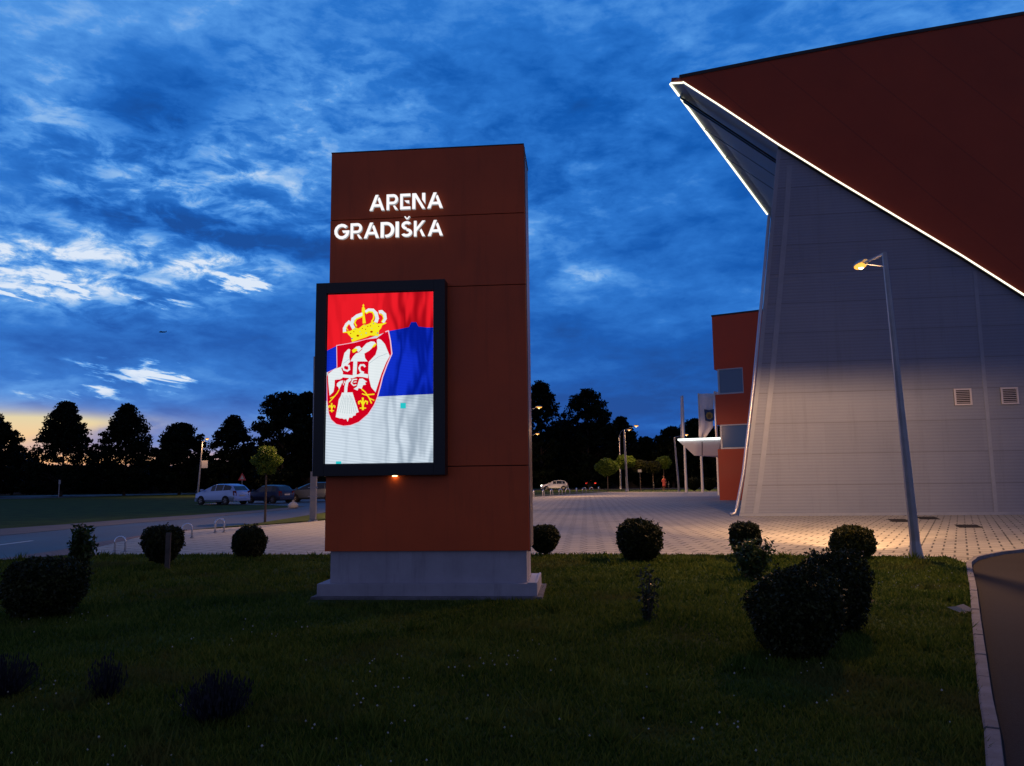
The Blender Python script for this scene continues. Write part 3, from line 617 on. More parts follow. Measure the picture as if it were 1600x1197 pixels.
# seams and a dark cable tray on the soffit
ss = MB()
nz_ = np.array([0, 0, -.02])
for k_, (t0, w_) in enumerate([(1.3, .05), (1.75, .05), (5.2, .03), (9.2, .03)]):
    a_ = T1+UD*t0; dirn = (wp(*LED[2])-wp(*LED[0])); dirn = dirn/np.linalg.norm(dirn)
    q = [a_+nz_, a_+dirn*7+nz_, a_+dirn*7+UD*w_*3+nz_, a_+UD*w_*3+nz_]; ss.prism(q, (0, 0, -.03 if k_ > 1 else -.10))
A(ss, 'soffit_seams', M_dark)
# nose: the small front face that closes the beak
ns_ = MB(); a_, b2_ = wp(-1.65, 18.83, .12), wp(-1.53, 18.63, .12)
ns_.add([T1, b2_, a_, T1+np.array([0.05, 0, .25]), at(1058, 121, 32.2)], [(0, 1, 2), (0, 2, 4), (0, 4, 3)])
ns_.add([T1, T1+UD*34, T1+UD*34+np.array([0, 0, 1.2]), T1+np.array([0.05, 0, .25])], [(0, 1, 2, 3)])
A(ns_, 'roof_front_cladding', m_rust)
# roof edge gutter
re_ = MB()
re_.prism([wp(s, z-.02, .16) for s, z in TOP]+[wp(s, z+.12, .16) for s, z in TOP[::-1]], -WN*.5)
A(re_, 'roof_edge', M_dark)
M_led = emis('led_strip', (1.0, .98, .74), 1.7)
ls_ = MB(); ls_.tube([wp(s, z, .155) for s, z in [(-1.52, 18.62)]+LED[1:]], .038, 6)
A(ls_, 'light_strip', M_led)
ch = MB(); ch.prism([wp(s-.02, z-.055, .001) for s, z in LED[2:]]+[wp(s-.02, z-.085, .001) for s, z in LED[:1:-1]], WN*.17)
A(ch, 'added_light_baffle', M_dark)  # added dark lip that keeps the strip's light off the wall
ls_ = MB(); ls_.tube([T1+UD*.02+np.array([-.03, 0, -.03]), T1+UD*1.25+np.array([-.03, 0, -.03])], .045, 6); ls_.tube([T1+UD*1.6+np.array([-.03, 0, -.03]), T1+UD*20+np.array([-.03, 0, -.03])], .05, 6)
ls_.tube([T1+np.array([0, -.05, -.03]), N0+WN*.10+np.array([0, 0, -.03])], .04, 6)
A(ls_, 'light_strip', M_led)
# wall trims
tr = MB()
def trim(pts, wd_, off=.02):
    for i in range(len(pts)-1):
        (s0_, z0_), (s1_, z1_) = pts[i], pts[i+1]
        tr.prism([wp(s0_, z0_, off), wp(s0_+wd_, z0_, off), wp(s1_+wd_, z1_, off), wp(s1_, z1_, off)], -WN*(off-.001))
trim([(s+.02, z) for s, z in EDGE[::-1] if z > .13 or z == 0], .17, .03)
tr.v = []; tr.f = []; tr.mi = []
ED = [(.03, .14), (.33, 1.75), (.92, 5.4), (1.48, 9.4), (1.89, 12.45), (2.28, 15.3)]
trim(ED, .16, .03); trim([(s+.52, z) for s, z in ED[:-1]]+[(2.66, 14.6)], .20, .022); trim([(9.58, .14), (9.58, 9.7)], .14, .022)
tr.prism([wp(.0, 0.02, .045), wp(21.4, .02, .045), wp(21.4, .13, .045), wp(.0, .13, .045)], -WN*.044)
A(tr, 'wall_trim', m_flat)
# ventilation louvres
for s0_, s1_ in [(8.47, 9.11), (10.19, 10.82)]:
    lv = MB(); z0_, z1_ = 4.29, 4.95
    lv.m = 1; lv.prism([wp(s0_, z0_, .028), wp(s1_, z0_, .028), wp(s1_, z1_, .028), wp(s0_, z1_, .028)], -WN*.02); lv.m = 0
    for a0, a1, c0, c1 in [(s0_, s1_, z0_, z0_+.06), (s0_, s1_, z1_-.06, z1_), (s0_, s0_+.06, z0_+.061, z1_-.061), (s1_-.06, s1_, z0_+.061, z1_-.061)]:
        lv.prism([wp(a0, c0, .09), wp(a1, c0, .09), wp(a1, c1, .09), wp(a0, c1, .09)], -WN*.06)
    for k in range(7):
        zz = z0_+.095+k*.073
        lv.prism([wp(s0_+.062, zz, .085), wp(s1_-.062, zz, .085), wp(s1_-.062, zz+.022, .05), wp(s0_+.062, zz+.022, .05)], (0, 0, .012))
    A(lv, 'wall_louvre', [mat('louvre_frame', (.5, .5, .56), .5, .2), mat('louvre_shadow', (.01, .01, .012), .9)])
# downpipe on the slanted corner
dpp = [WO+WT*(s-.085)+np.array([0, 0, z])+WN*.02 for s, z in EDGE[1:-1]]+[WO+WT*.0+np.array([-.06, 0, .42]), WO+np.array([-.16, 0, .16]), WO+np.array([-.36, -.06, .10])]
A(MB().tube(dpp, .065, 10), 'downpipe', mat('downpipe_metal', (.42, .45, .55), .35, .6), smooth=True)
# entrance block
EO = np.array([14.19, 53.466, 0.0])
def ep(a, z, back=0.0, left=0.0): return EO+VD*(a-left)+UD*back+np.array([0, 0, z])
eb = MB()
for z0_, z1_ in [(0, 3.51), (5.19, 7.30), (9.08, 12.86)]:
    eb.prism([ep(0, z0_), ep(5.5, z0_), ep(5.5, z1_), ep(0, z1_)], UD*14)
eb.prism([ep(1.97, 7.301), ep(5.5, 7.301), ep(5.5, 9.079), ep(1.97, 9.079)], UD*13.8)
eb.prism([ep(2.6, 3.511), ep(5.5, 3.511), ep(5.5, 5.189), ep(2.6, 5.189)], UD*13.8)
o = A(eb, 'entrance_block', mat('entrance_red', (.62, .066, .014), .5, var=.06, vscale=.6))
m_glass = mat('blue_glass', (.035, .12, .24), .08, spec=.9)
m_wf = mat('window_frame', (.42, .46, .52), .4, .3)
for z0_, z1_, aR in [(3.511, 5.189, 2.599), (7.301, 9.079, 1.969)]:
    b_ = MB().prism([ep(.36, z0_+.1, .04), ep(aR-.05, z0_+.1, .04), ep(aR-.05, z1_-.08, .04), ep(.36, z1_-.08, .04)], UD*12)
    win = A(b_, 'window', m_glass)
    b_ = MB()
    b_.prism([ep(.22, z0_, .0), ep(aR, z0_, .0), ep(aR, z0_+.09, .0), ep(.22, z0_+.09, .0)], UD*12.3)
    b_.prism([ep(.22, z1_-.07, .0), ep(aR, z1_-.07, .0), ep(aR, z1_, .0), ep(.22, z1_, .0)], UD*12.3)
    b_.prism([ep(.22, z0_+.091, .0), ep(.35, z0_+.091, .0), ep(.35, z1_-.071, .0), ep(.22, z1_-.071, .0)], UD*.1)
    b_.prism([ep(aR-.045, z0_+.091, .0), ep(aR, z0_+.091, .0), ep(aR, z1_-.071, .0), ep(aR-.045, z1_-.071, .0)], UD*.03)
    fr_ = b_; fr_.v = [(x-WO[0], y-WO[1], z) for x, y, z in fr_.v]; fr_.build('frame', m_wf, win)
A(MB().prism([ep(-.03, 12.861, -.03), ep(5.5, 12.861, -.03), ep(5.5, 12.97, -.03), ep(-.03, 12.97, -.03)], UD*14.1), 'parapet_cap', M_dark)
# entrance canopy: white wedge hung with a light strip
YC = 57.0
cA = [at(x, y, YC) for x, y in [(1060, 689), (1126, 686.5), (1122, 712), (1085, 712)]]
cb = MB().prism(cA, UD*7)
A(cb, 'entrance_canopy', mat('canopy_white', (.66, .68, .74), .5))
q0, q1 = at(1059, 687, YC-.1), at(1127, 684.5, YC-.1)
A(MB().prism([q0-[0, 0, .08], q1-[0, 0, .08], q1+[0, 0, .06], q0+[0, 0, .06]], UD*.08), 'light_strip', emis('canopy_led', (.92, 1.0, .95), 2.2))
q0, q1 = at(1097, 690, YC-.02), at(1097, 711.5, YC-.02)
A(MB().tube([q0, q1], .025, 4), 'canopy_joint', M_dark)

# ------------------------------------------------------------------ street lamps
def lamp_light(name, loc, power, parent, fwd, col=(1.0, .53, .24)):
    L = bpy.data.lights.new(name, 'POINT'); L.energy = power; L.color = col; L.shadow_soft_size = .12
    L.use_nodes = True; t = NT(L.node_tree); em = L.node_tree.nodes['Emission']
    g = t.new('ShaderNodeTexCoord').outputs['Normal']
    sx = t.new('ShaderNodeSeparateXYZ'); t.l.new(g, sx.inputs[0])
    c = t.M('MULTIPLY', sx.outputs[2], -1.0)
    cut = t.smooth(c, -.022, .10)
    body = t.M('DIVIDE', 1.0, t.M('ADD', t.M('POWER', t.M('MAXIMUM', c, 0.0), 1.6), .42))
    fd = t.M('ADD', t.M('MULTIPLY', sx.outputs[0], fwd[0]), t.M('MULTIPLY', sx.outputs[1], fwd[1]))
    fd = t.M('DIVIDE', fd, t.M('SQRT', t.M('ADD', t.M('SUBTRACT', 1.0, t.M('MULTIPLY', sx.outputs[2], sx.outputs[2])), .002)))
    steep = t.smooth(c, .25, .8)
    bias = t.M('ADD', t.M('ADD', .06, t.M('MULTIPLY', t.smooth(fd, .70, 1.0), 1.35)), t.M('MULTIPLY', steep, .60))
    t.inp(em.inputs['Strength'], t.M('MULTIPLY', t.M('MULTIPLY', cut, body), bias))
    o_ = bpy.data.objects.new(name, L); C.objects.link(o_); o_.location = loc
    if parent: o_.parent = parent
    return o_
m_lens = emis('sodium_lens', (1.0, .42, .07), 1.7)
m_bulb = emis('sodium_bulb', (1.0, .80, .45), 8.0)
def street_lamp(base, top, head, label, power, r0=.075, r1=.04, plate=True, cat='street lamp', grp='sodium street lamps around the plaza', curved=False, lens=1.0):
    bx, by = base; rt = root('street_lamp', label, cat, (bx, by, 0), 0, grp)
    top = Vector(top)-Vector((bx, by, 0)); head = Vector(head)-Vector((bx, by, 0))
    pts = [(0, 0, 0), (top.x*.03, top.y*.03, .35), (top.x*.5, top.y*.5, top.z*.5), tuple(top)]
    MB().tube(pts, [r0*1.5, r0, (r0+r1)/2, r1], 8).build('pole', M_steel, rt)
    if plate: MB().box((-.16, -.16, 0), (.16, .16, .05)).build('base_plate', M_steel, rt, bevel=.01)
    d = (head-top); d.normalize(); back = head-d*.26
    arm = MB()
    if curved:
        arm.tube([top, top+Vector((d.x*.25, d.y*.25, .55)), top+Vector((d.x*.7, d.y*.7, .85)), back], .03, 6)
    else:
        arm.tube([top+Vector((0, 0, -.02)), back], .028, 6); arm.tube([top+Vector((0, 0, -.28)), top+(back-top)*.98+Vector((0, 0, -.03))], .012, 5)
    arm.build('arm', M_steel, rt)
    # luminaire: flattened shell over a lens bowl
    ax = Vector((d.x, d.y, 0)).normalized(); sd = Vector((-ax.y, ax.x, 0)); hs = MB(); nS, nR = 9, 10; vs = []
    for i in range(nS):
        u_ = i/(nS-1); xx = -.30+.62*u_; wdt = .13*math.sin(math.pi*(.08+.86*u_))**.6
        for k in range(nR):
            a_ = math.pi*k/(nR-1); vs.append(head+ax*xx+sd*(wdt*math.cos(a_))+Vector((0, 0, wdt*.75*math.sin(a_)+.0)))
    hs.add(vs, [(i*nR+k, i*nR+k+1, (i+1)*nR+k+1, (i+1)*nR+k) for i in range(nS-1) for k in range(nR-1)])
    hs.build('lamp_housing', M_steel, rt, smooth=True)
    ls2 = MB(); vs = []
    for i in range(nS):
        u_ = i/(nS-1); xx = -.22+.50*u_; wdt = .115*math.sin(math.pi*(.06+.88*u_))**.6
        for k in range(nR):
            a_ = math.pi*k/(nR-1); vs.append(head+ax*xx+sd*(wdt*math.cos(a_))+Vector((0, 0, -wdt*.62*lens*math.sin(a_)-.004)))
    ls2.add(vs, [(i*nR+k, i*nR+k+1, (i+1)*nR+k+1, (i+1)*nR+k) for i in range(nS-1) for k in range(nR-1)])
    ls2.build('lamp_lens', m_lens, rt, smooth=True)
    MB().lathe([(.005, -.075*lens-.03), (.045, -.06*lens-.025), (.06, -.045*lens-.01), (.04, -.03)], tuple(head), 10).build('bulb', m_bulb, rt, smooth=True)
    if power: lamp_light('lamp_light', head+Vector((0, 0, -.16)), power, rt, (ax.x, ax.y))
    return rt
street_lamp((7.60, 14.84), (7.42, 14.84, 5.98), (7.60, 16.25, 6.13), 'tall lit street lamp with flared steel pole at the lawn corner by the arena wall', 4000, r0=.088, r1=.045)
l2 = street_lamp((-8.17, 31.76), (-8.25, 31.76, 6.8), (-7.9, 33.1, 6.95), 'street lamp pole with a pale control box beside the left edge of the sign pylon', 4200, r0=.05, r1=.035)
MB().box((-.12, -.11, .08), (.12, .11, 2.02)).build('control_box', mat('pale_box', (.28, .27, .28), .6, var=.1), l2, bevel=.01)
for z_ in (1.0, 1.36): MB().box((-.2, -.116, z_), (.2, -.112, z_+.035)).build('strap', M_steel, l2)
street_lamp((1.15, 67.5), (1.1, 67.5, 7.6), (2.36, 68, 7.97), 'upper of the two glowing lamp heads peeping out past the right edge of the pylon', 3800, lens=1.8)
street_lamp((2.1, 108), (2.1, 108, 7.7), (3.45, 108, 7.95), 'lower of the two glowing lamp heads peeping out past the right edge of the pylon', 4500, lens=2.2)
street_lamp((13.72, 93.65), (13.56, 93.6, 7.45), (15.1, 94, 7.96), 'lit street lamp with a straight pale pole among the globe trees', 7000, r0=.16, r1=.10, lens=2.2)
street_lamp((15.23, 110.0), (15.25, 110, 7.6), (16.7, 110.3, 8.5), 'dimmer curved lamp post just left of the straight pale one', 700, r0=.12, r1=.08, curved=True, lens=1.6)
street_lamp((19.07, 89.4), (18.75, 89.4, 6.25), (20.4, 90.5, 6.6), 'lit lamp post standing left of the entrance canopy and flagpoles', 2200, r0=.13, r1=.08, lens=1.8)
l8 = street_lamp((-40.35, 99.3), (-40.0, 99.3, 6.9), (-39.3, 99.0, 7.3), 'lit lamp post with a white notice board, left of the silver car', 5000, r0=.13, r1=.07, lens=2.2)
MB().box((.35, -.06, 3.55), (1.15, .0, 4.5)).build('notice_board', mat('board_white', (.62, .60, .60), .6), l8)

# ------------------------------------------------------------------ clipped bushes and saplings on the lawn
def superell(n, rx, ry, rz, e, rng):
    d = rng.normal(size=(n, 3)); d /= np.linalg.norm(d, axis=1)[:, None]
    k = (np.abs(d)**e).sum(1)**(-1/e); return d*k[:, None]*np.array([rx, ry, rz])
def bush(loc, rx, top, label, e=2.6, leaf=.022, n=9000, stem=.12, wob=.06, seed=1, taper=.0, m=None, name='bush', cat='bush', grp='clipped bushes on the lawn', tufts=0):
    rng = np.random.default_rng(seed); rt = root(name, label, cat, (loc[0], loc[1], 0), 0, grp)
    rz = (top-stem*.6)/2; zc_ = top-rz
    P = superell(n, rx, rx*.95, rz, e, rng)
    ph = rng.random(6)*6.28
    wobv = 1+wob*(np.sin(P[:, 0]/rx*3.1+ph[0])*np.sin(P[:, 2]/rz*2.7+ph[1])+.7*np.sin(P[:, 1]/rx*5+ph[2])*np.cos(P[:, 2]/rz*6+ph[3])+.5*np.sin(P[:, 0]/rx*11+ph[4])*np.cos(P[:, 1]/rx*9+ph[5]))
    P *= wobv[:, None]; P *= (1-.26*rng.random(n)**2.0+.07*rng.random(n)**4)[:, None]
    ns_ = max(60, n//110); sp_ = superell(ns_, rx, rx*.95, rz, e, rng)*(1.0+.02*rng.random(ns_))[:, None]; q_ = np.repeat(sp_, 9, 0)*(1+.13*rng.random(ns_*9)*np.repeat(rng.random(ns_), 9))[:, None]+rng.normal(size=(ns_*9, 3))*leaf*.7; P = np.concatenate([P, q_])
    tp = 1-taper*np.clip(-P[:, 2]/rz, 0, 1); P[:, 0] *= tp; P[:, 1] *= tp; P[:, 2] += zc_
    if tufts:
        a = rng.random(tufts)*6.28; st_ = np.stack([np.cos(a)*rx*.6*rng.random(tufts), np.sin(a)*rx*.6, np.full(tufts, top-.05)], 1)
        q = np.repeat(st_, 14, 0)+np.stack([rng.normal(size=tufts*14)*.015, rng.normal(size=tufts*14)*.015, rng.random(tufts*14)*.12], 1); P = np.concatenate([P, q])
    P = P[P[:, 2] > .02]
    # solid inner core, added to block light through the leaves
    cv_, cf = [], []; nu, nv_ = 14, 9
    for j in range(nv_):
        th = math.pi*(j+.5)/nv_
        for i in range(nu):
            ph_ = 2*math.pi*i/nu; d = np.array([math.sin(th)*math.cos(ph_), math.sin(th)*math.sin(ph_), math.cos(th)]); k = (np.abs(d)**e).sum()**(-1/e)*.76
            q = d*k*np.array([rx, rx*.95, rz]); tt = 1-taper*max(0, -q[2]/rz); cv_.append((q[0]*tt, q[1]*tt, max(q[2]+zc_, .03)))
    for j in range(nv_-1):
        for i in range(nu): cf.append((j*nu+i, j*nu+(i+1) % nu, (j+1)*nu+(i+1) % nu, (j+1)*nu+i))
    cf.append(tuple(range(nu))); cf.append(tuple(range((nv_-1)*nu, nv_*nu))[::-1])
    quads('foliage', P, leaf, m or M_bushleaf, rt, rng, extra=(cv_, cf))
    MB().tube([(0, 0, 0), (.01, 0, .1), (0, .01, max(.15, stem+.12))], [.035, .028, .02], 7).build('stem', M_bark, rt)
    return rt
bush((-6.88, 15.34), .345, .765, 'square clipped bush with a wooden stake in front of it, left of the pylon', e=3.6, seed=2, stem=.16, taper=.35, wob=.03)
bush((-5.63, 16.66), .34, .66, 'rounded bush with stray shoots on top, just left of the pylon', e=2.3, seed=3, stem=.06, tufts=9)
bush((.62, 16.18), .30, .64, 'small clipped bush half hidden behind the right side of the pylon', e=3.4, seed=4, stem=.18, taper=.4, wob=.03)
bush((2.42, 15.1), .41, .79, 'round clipped bush standing alone between the pylon and the arena wall', e=2.6, seed=5, stem=.05, taper=.15, leaf=.026)
bush((4.53, 15.32), .27, .69, 'flat topped clipped bush behind the leafy laurel shoot', e=3.6, seed=6, stem=.1, taper=.25, wob=.03)
bush((6.51, 15.09), .39, .62, 'yellow green round bush left of the near street lamp', e=2.4, seed=7, stem=.04, leaf=.026, m=foliage('golden_privet', (.02, .03, .006), (.10, .10, .018), trans=.25, scale=8))
bush((2.50, 7.05), .375, .76, 'large dark clipped bush in the right foreground, the nearer of two grown together', e=3.0, seed=8, stem=.04, taper=.28, leaf=.019, n=13000, wob=.10)
bush((3.30, 8.15), .33, .80, 'large dark clipped bush in the right foreground, the farther of two grown together', e=3.0, seed=9, stem=.04, taper=.2, leaf=.02, n=10000, wob=.10)
bush((-5.72, 9.6), .43, .70, 'broad dark bush low at the left edge of the lawn', e=3.0, seed=10, stem=.04, taper=.2, leaf=.022, n=11000, wob=.10)
st = root('wooden_stake', 'weathered wooden stake standing in front of the square clipped bush', 'stake', tuple(gp(261, 893)))
MB().box((-.045, -.02, -.05), (.045, .02, .70)).build('post', mat('weathered_wood', (.10, .085, .075), .9, var=.3, vscale=6, bump=.5), st, bevel=.005)

def shoot(loc, top, spread, label, seed, nst=9, leaf=.055, m=None, name='sapling', cat='sapling', dens=34, lean=(0, 0), low=.04, grp='young laurel shoots on the lawn'):
    rng = np.random.default_rng(seed); rt = root(name, label, cat, (loc[0], loc[1], 0), 0, grp)
    cen, stems = [], MB()
    for k in range(nst):
        a = rng.random()*6.28; rr = spread*(.25+.75*rng.random()); hh = top*(.55+.45*rng.random()) if k else top
        e_ = np.array([math.cos(a)*rr*(k > 0)+lean[0], math.sin(a)*rr*(k > 0)+lean[1], hh])
        pts = [np.array([0, 0, 0]), e_*np.array([.55, .55, .35]), e_*np.array([.9, .9, .7]), e_]
        stems.tube([tuple(q) for q in pts], [.009, .007, .005, .003], 5)
        for i in range(dens):
            tt = low+(1-low)*rng.random(); j = min(int(tt*3), 2); f_ = tt*3-j; c_ = pts[j]*(1-f_)+pts[j+1]*f_
            cen.append(c_+rng.normal(size=3)*np.array([.035, .035, .02])*(1+.6*(spread > .2)))
    cen = np.array(cen); cen = cen[cen[:, 2] > .02]
    quads('foliage', cen, leaf*.75, m or M_laurel, rt, rng, aspect=.42)
    stems.build('stem', M_bark, rt); return rt
shoot((3.74, 12.31), .64, .28, 'leafy laurel shoot in front of the flat topped bush, left of the arena light', 21, nst=24, leaf=.055, dens=60)
shoot((1.46, 8.72), .63, .10, 'slender dark sapling standing alone in the middle of the right lawn', 22, nst=8, leaf=.038, dens=42, m=foliage('dark_laurel', (.008, .018, .008), (.035, .055, .03), rough=.35, scale=9, spec=.4))
shoot((-7.55, 13.4), .93, .20, 'bright leafy laurel shoot rising behind the broad bush at left', 23, nst=20, leaf=.066, dens=80, lean=(.18, 0))

def lavender(loc, r_, top, label, seed, n=520):
    rng = np.random.default_rng(seed); rt = root('lavender_plant', label, 'lavender', (loc[0], loc[1], 0), 0, 'lavender plants in the near lawn'); mb = MB()
    for k in range(n):
        a = rng.random()*6.28; q = rng.random()**.6; ex, ey = math.cos(a)*r_*q, math.sin(a)*r_*q; hh = top*(.45+.62*rng.random()**1.5)*(1-.30*q*q); w_ = .0020; ex *= .8+.5*rng.random(); ey *= .8+.5*rng.random()
        bx_, by_ = ex*.35, ey*.35; c_, s_ = math.cos(a*3)*w_, math.sin(a*3)*w_
        mb.add([(bx_-c_, by_-s_, 0), (bx_+c_, by_+s_, 0), (ex+c_, ey+s_, hh), (ex-c_, ey-s_, hh)], [(0, 1, 2, 3)])
        if rng.random() < .7:
            e_ = .006; mb.add([(ex, ey, hh-.004), (ex+e_, ey, hh+.012), (ex, ey, hh+.035), (ex-e_, ey, hh+.012)], [(0, 1, 2, 3)])
            mb.add([(bx_*1.5, by_*1.5, hh*.35), (bx_*1.5+.02*math.cos(a*5), by_*1.5+.02*math.sin(a*5), hh*.55), (bx_*1.6, by_*1.6, hh*.6)], [(0, 1, 2)])
    mb.build('stalks', M_lav, rt)
lavender((-3.9, 6.07), .24, .30, 'dark lavender clump cut by the left edge of the picture', 31, 560)
lavender((-3.05, 5.96), .12, .31, 'narrow upright lavender clump, the smallest of the three', 32, 230)
lavender((-2.02, 5.42), .23, .30, 'wide lavender clump, rightmost of the three in the near lawn', 33, 620)

# dry palm-like litter by the kerb
lt = root('litter', 'crumpled pale paper litter in the grass beside the kerb', 'litter', tuple(gp(1503, 962)))
MB().add([(-.14, .05, .09), (-.03, .03, .10), (.03, -.06, .05), (-.01, -.09, .03), (-.08, .0, .06)], [(0, 1, 4), (1, 2, 4), (2, 3, 4)]).add([(-.03, .05, .10), (.06, .06, .12), (.10, 0, .09), (.09, -.06, .05), (.02, -.03, .06)], [(0, 1, 4), (1, 2, 4), (2, 3, 4)]).build('sheet', mat('pale_paper', (.45, .34, .24), .9), lt)

# drain grates in the paving
m_gr = mat('grate_iron', (.012, .011, .010), .8)
for i, (x0, x1, y0, y1, lab) in enumerate([(1386, 1424, 811, 815.5, 'dark rectangular drain grate in the paving, left of the near lamp pole'), (1430, 1470, 807.5, 811.5, 'dark rectangular drain grate close to the arena wall, right of the lamp pole'), (1491, 1536, 820, 824.5, 'dark rectangular drain grate in the paving, nearest the service road')]):
    a_, b2_, c_, d_ = gp(x0, y0, .026), gp(x1-10, y0, .026), gp(x1, y1, .026), gp(x0+8, y1, .026); base = (a_+c_)/2
    g0 = root('drain_grate', lab, 'drain grate', tuple(base), 0, 'drain grates in the plaza')
    mb = MB().prism([q-base for q in (a_, b2_, c_, d_)], (0, 0, .004))
    for k in range(6):
        f_ = (k+.5)/6; p0, p1 = (a_*(1-f_)+b2_*f_)-base, (d_*(1-f_)+c_*f_)-base; p0[2] = p1[2] = .008; mb.tube([p0, p1], .008, 4)
    mb.build('grating', m_gr, g0)

# ------------------------------------------------------------------ bicycle hoops
m_chrome = mat('chrome', (.75, .76, .80), .25, .85)
hp = root('bicycle_hoop', 'steel bicycle hoop nearest the lawn, on the left paving', 'bicycle stand', tuple(gp(187, 864)), R(8), 'steel bicycle hoops')
pts = [(-.115, 0, 0), (-.115, 0, .24)]+[(.115*-math.cos(R(a)), 0, .26+.115*math.sin(R(a))) for a in range(0, 181, 20)]+[(.115, 0, .24), (.115, 0, 0)]
MB().tube(pts, .024, 8).build('hoop', m_chrome, hp, smooth=True)
for sx_ in (-.115, .115): MB().lathe([(.05, 0), (.05, .012), (.03, .018)], (sx_, 0, .022), 12).build('foot', M_steel, hp)
for x, y, lab, rz, sc in [(292, 842, 'steel bicycle hoop between the square bush and the rounded bush, second from the lawn', 5, 1.15), (343, 833, 'steel bicycle hoop farthest from the lawn on the left paving', 0, 1.2)]:
    c_ = copy_tree(hp); c_.location = gp(x, y); c_.rotation_euler.z = R(rz+8); c_['label'] = lab; c_.scale = (sc, sc, sc)
for i, (x, y) in enumerate([(834, 777), (849, 776), (862, 775), (876, 774), (887, 773), (901, 771.5), (913, 771), (924, 769.5), (936, 768.5)]):
    c_ = copy_tree(hp); c_.location = gp(x, y); c_.rotation_euler.z = R([80, 70, 60, 40, 0, 75, 20, 30, 60][i]); c_.scale = (1.9, 1.9, 1.6)
    c_['label'] = 'steel bicycle hoop in the far row before the parked hatchback'; c_['group'] = 'far row of bicycle hoops by the street'

# ------------------------------------------------------------------ bollards, posts, signs
for i, (x, y, lab) in enumerate([(1045, 765.5, 'short dark bollard right of the person in red'), (1021.5, 767, 'short dark bollard left of the person in red')]):
    p_ = gp(x, y); r_ = root('bollard', lab, 'bollard', tuple(p_), 0, 'dark bollards by the street')
    MB().lathe([(.09, 0), (.08, .1), (.07, .85), (.10, .9), (.10, 1.0), (.04, 1.1)], (0, 0, 0), 12).build('post', M_dark, r_)
    MB().lathe([(.072, .7), (.072, .78)], (0, 0, 0), 12).build('band', mat('grey_band', (.3, .3, .3), .6), r_)
p_ = gp(1000.5, 767.5); r_ = root('sign_post', 'dark post with a small pale sign among the globe trees', 'sign', tuple(p_))
MB().tube([(0, 0, 0), (0, 0, 2.3)], .05, 6).build('post', M_dark, r_); MB().box((-.22, -.03, 2.3), (.22, .03, 2.62)).build('sign_plate', mat('grey_plate', (.35, .37, .4), .5), r_)
p_ = gp(91.5, 777.5); r_ = root('marker_post', 'thin grey post beside the far road at the left', 'post', tuple(p_))
MB().tube([(0, 0, 0), (0, 0, 1.75)], .06, 6).build('post', M_steel, r_); MB().box((-.1, -.05, 1.75), (.14, .05, 2.25)).build('sign_plate', mat('grey_plate', (.35, .37, .4), .5), r_)
p_ = gp(377.5, 779); r_ = root('warning_sign', 'red triangular warning sign on a post behind the silver car', 'road sign', tuple(p_))
MB().tube([(0, 0, 0), (0, 0, 2.0)], .035, 6).build('post', M_steel, r_)
MB().prism([(-.42, -.05, 1.85), (.42, -.05, 1.85), (0, -.05, 2.62)], (0, .03, 0)).build('sign_plate', mat('sign_red', (.55, .05, .03), .4), r_)
MB().prism([(-.22, -.056, 1.97), (.22, -.056, 1.97), (0, -.056, 2.38)], (0, .004, 0)).build('sign_face', mat('sign_white', (.55, .5, .45), .4), r_)
p_ = gp(458, 794.5); r_ = root('rubbish_bag', 'small pale bag lying on the kerb right of the dark parked cars', 'bag', tuple(p_))
MB().lathe([(.12, 0), (.30, .06), (.33, .2), (.2, .34), (.06, .42), (.09, .5)], (0, 0, 0), 11).build('sack', mat('bag_plastic', (.35, .36, .38), .5, bump=1.0, bscale=9), r_)

# flagpoles
m_flag = mat('white_flag_cloth', (.80, .82, .88), .8, var=.06, vscale=2)
m_pole = mat('white_pole', (.62, .62, .62), .4)
def flagpole(px, py, H, label, wid, dropz, emblem=False, drift=0.0):
    p_ = gp(px, py); r_ = root('flagpole', label, 'flagpole', tuple(p_), 0, 'white flagpoles beside the entrance')
    MB().tube([(0, 0, 0), (0, 0, H)], [.14, .09], 8).build('pole', m_pole, r_)
    f_ = MB(); n_ = 9; vs = []; m_ = 7
    for j in range(n_):
        v_ = j/(n_-1)
        for i in range(m_):
            u_ = i/(m_-1); vs.append((.06+u_*wid(v_)+drift*v_, -.14+.10*math.sin(u_*9+v_*2), H-.05-v_*dropz-.15*u_*(v_ > .5)))
    f_.add(vs, [(j*m_+i, j*m_+i+1, (j+1)*m_+i+1, (j+1)*m_+i) for j in range(n_-1) for i in range(m_-1)])
    fl = f_.build('flag', m_flag, r_, smooth=True); md = fl.modifiers.new('thick', 'SOLIDIFY'); md.thickness = .02
    if emblem:
        yy = -.36; w_ = 1.05; e_ = MB(); e_.m = 0; x0 = .42; zt = H-1.7
        e_.add([(x0, yy, zt), (x0+w_*.5, yy, zt-.10), (x0+w_, yy, zt), (x0+w_*.96, yy, zt-1.2), (x0+w_*.5, yy, zt-1.32), (x0+.08, yy, zt-1.2)], [(0, 1, 2, 3, 4, 5)]); e_.m = 1; cx = x0+w_*.5
        e_.add([(cx+r1*math.cos(a_), yy-.006, zt-.68+r1*1.05*math.sin(a_)) for k in range(14) for a_ in [k*math.pi/7] for r1 in [.34+.05*(k % 2)]], [tuple(range(14))]); e_.m = 2
        e_.add([(cx-.12, yy-.012, zt-.55), (cx+.12, yy-.012, zt-.55), (cx+.2, yy-.012, zt-.85), (cx, yy-.012, zt-1.0), (cx-.2, yy-.012, zt-.85)], [(0, 1, 2, 3, 4)])
        e_.build('emblem', [mat('emblem_blue', (.03, .07, .16), .7), mat('emblem_gold', (.40, .30, .08), .7), mat('emblem_brown', (.20, .13, .05), .7)], fl)
    return r_
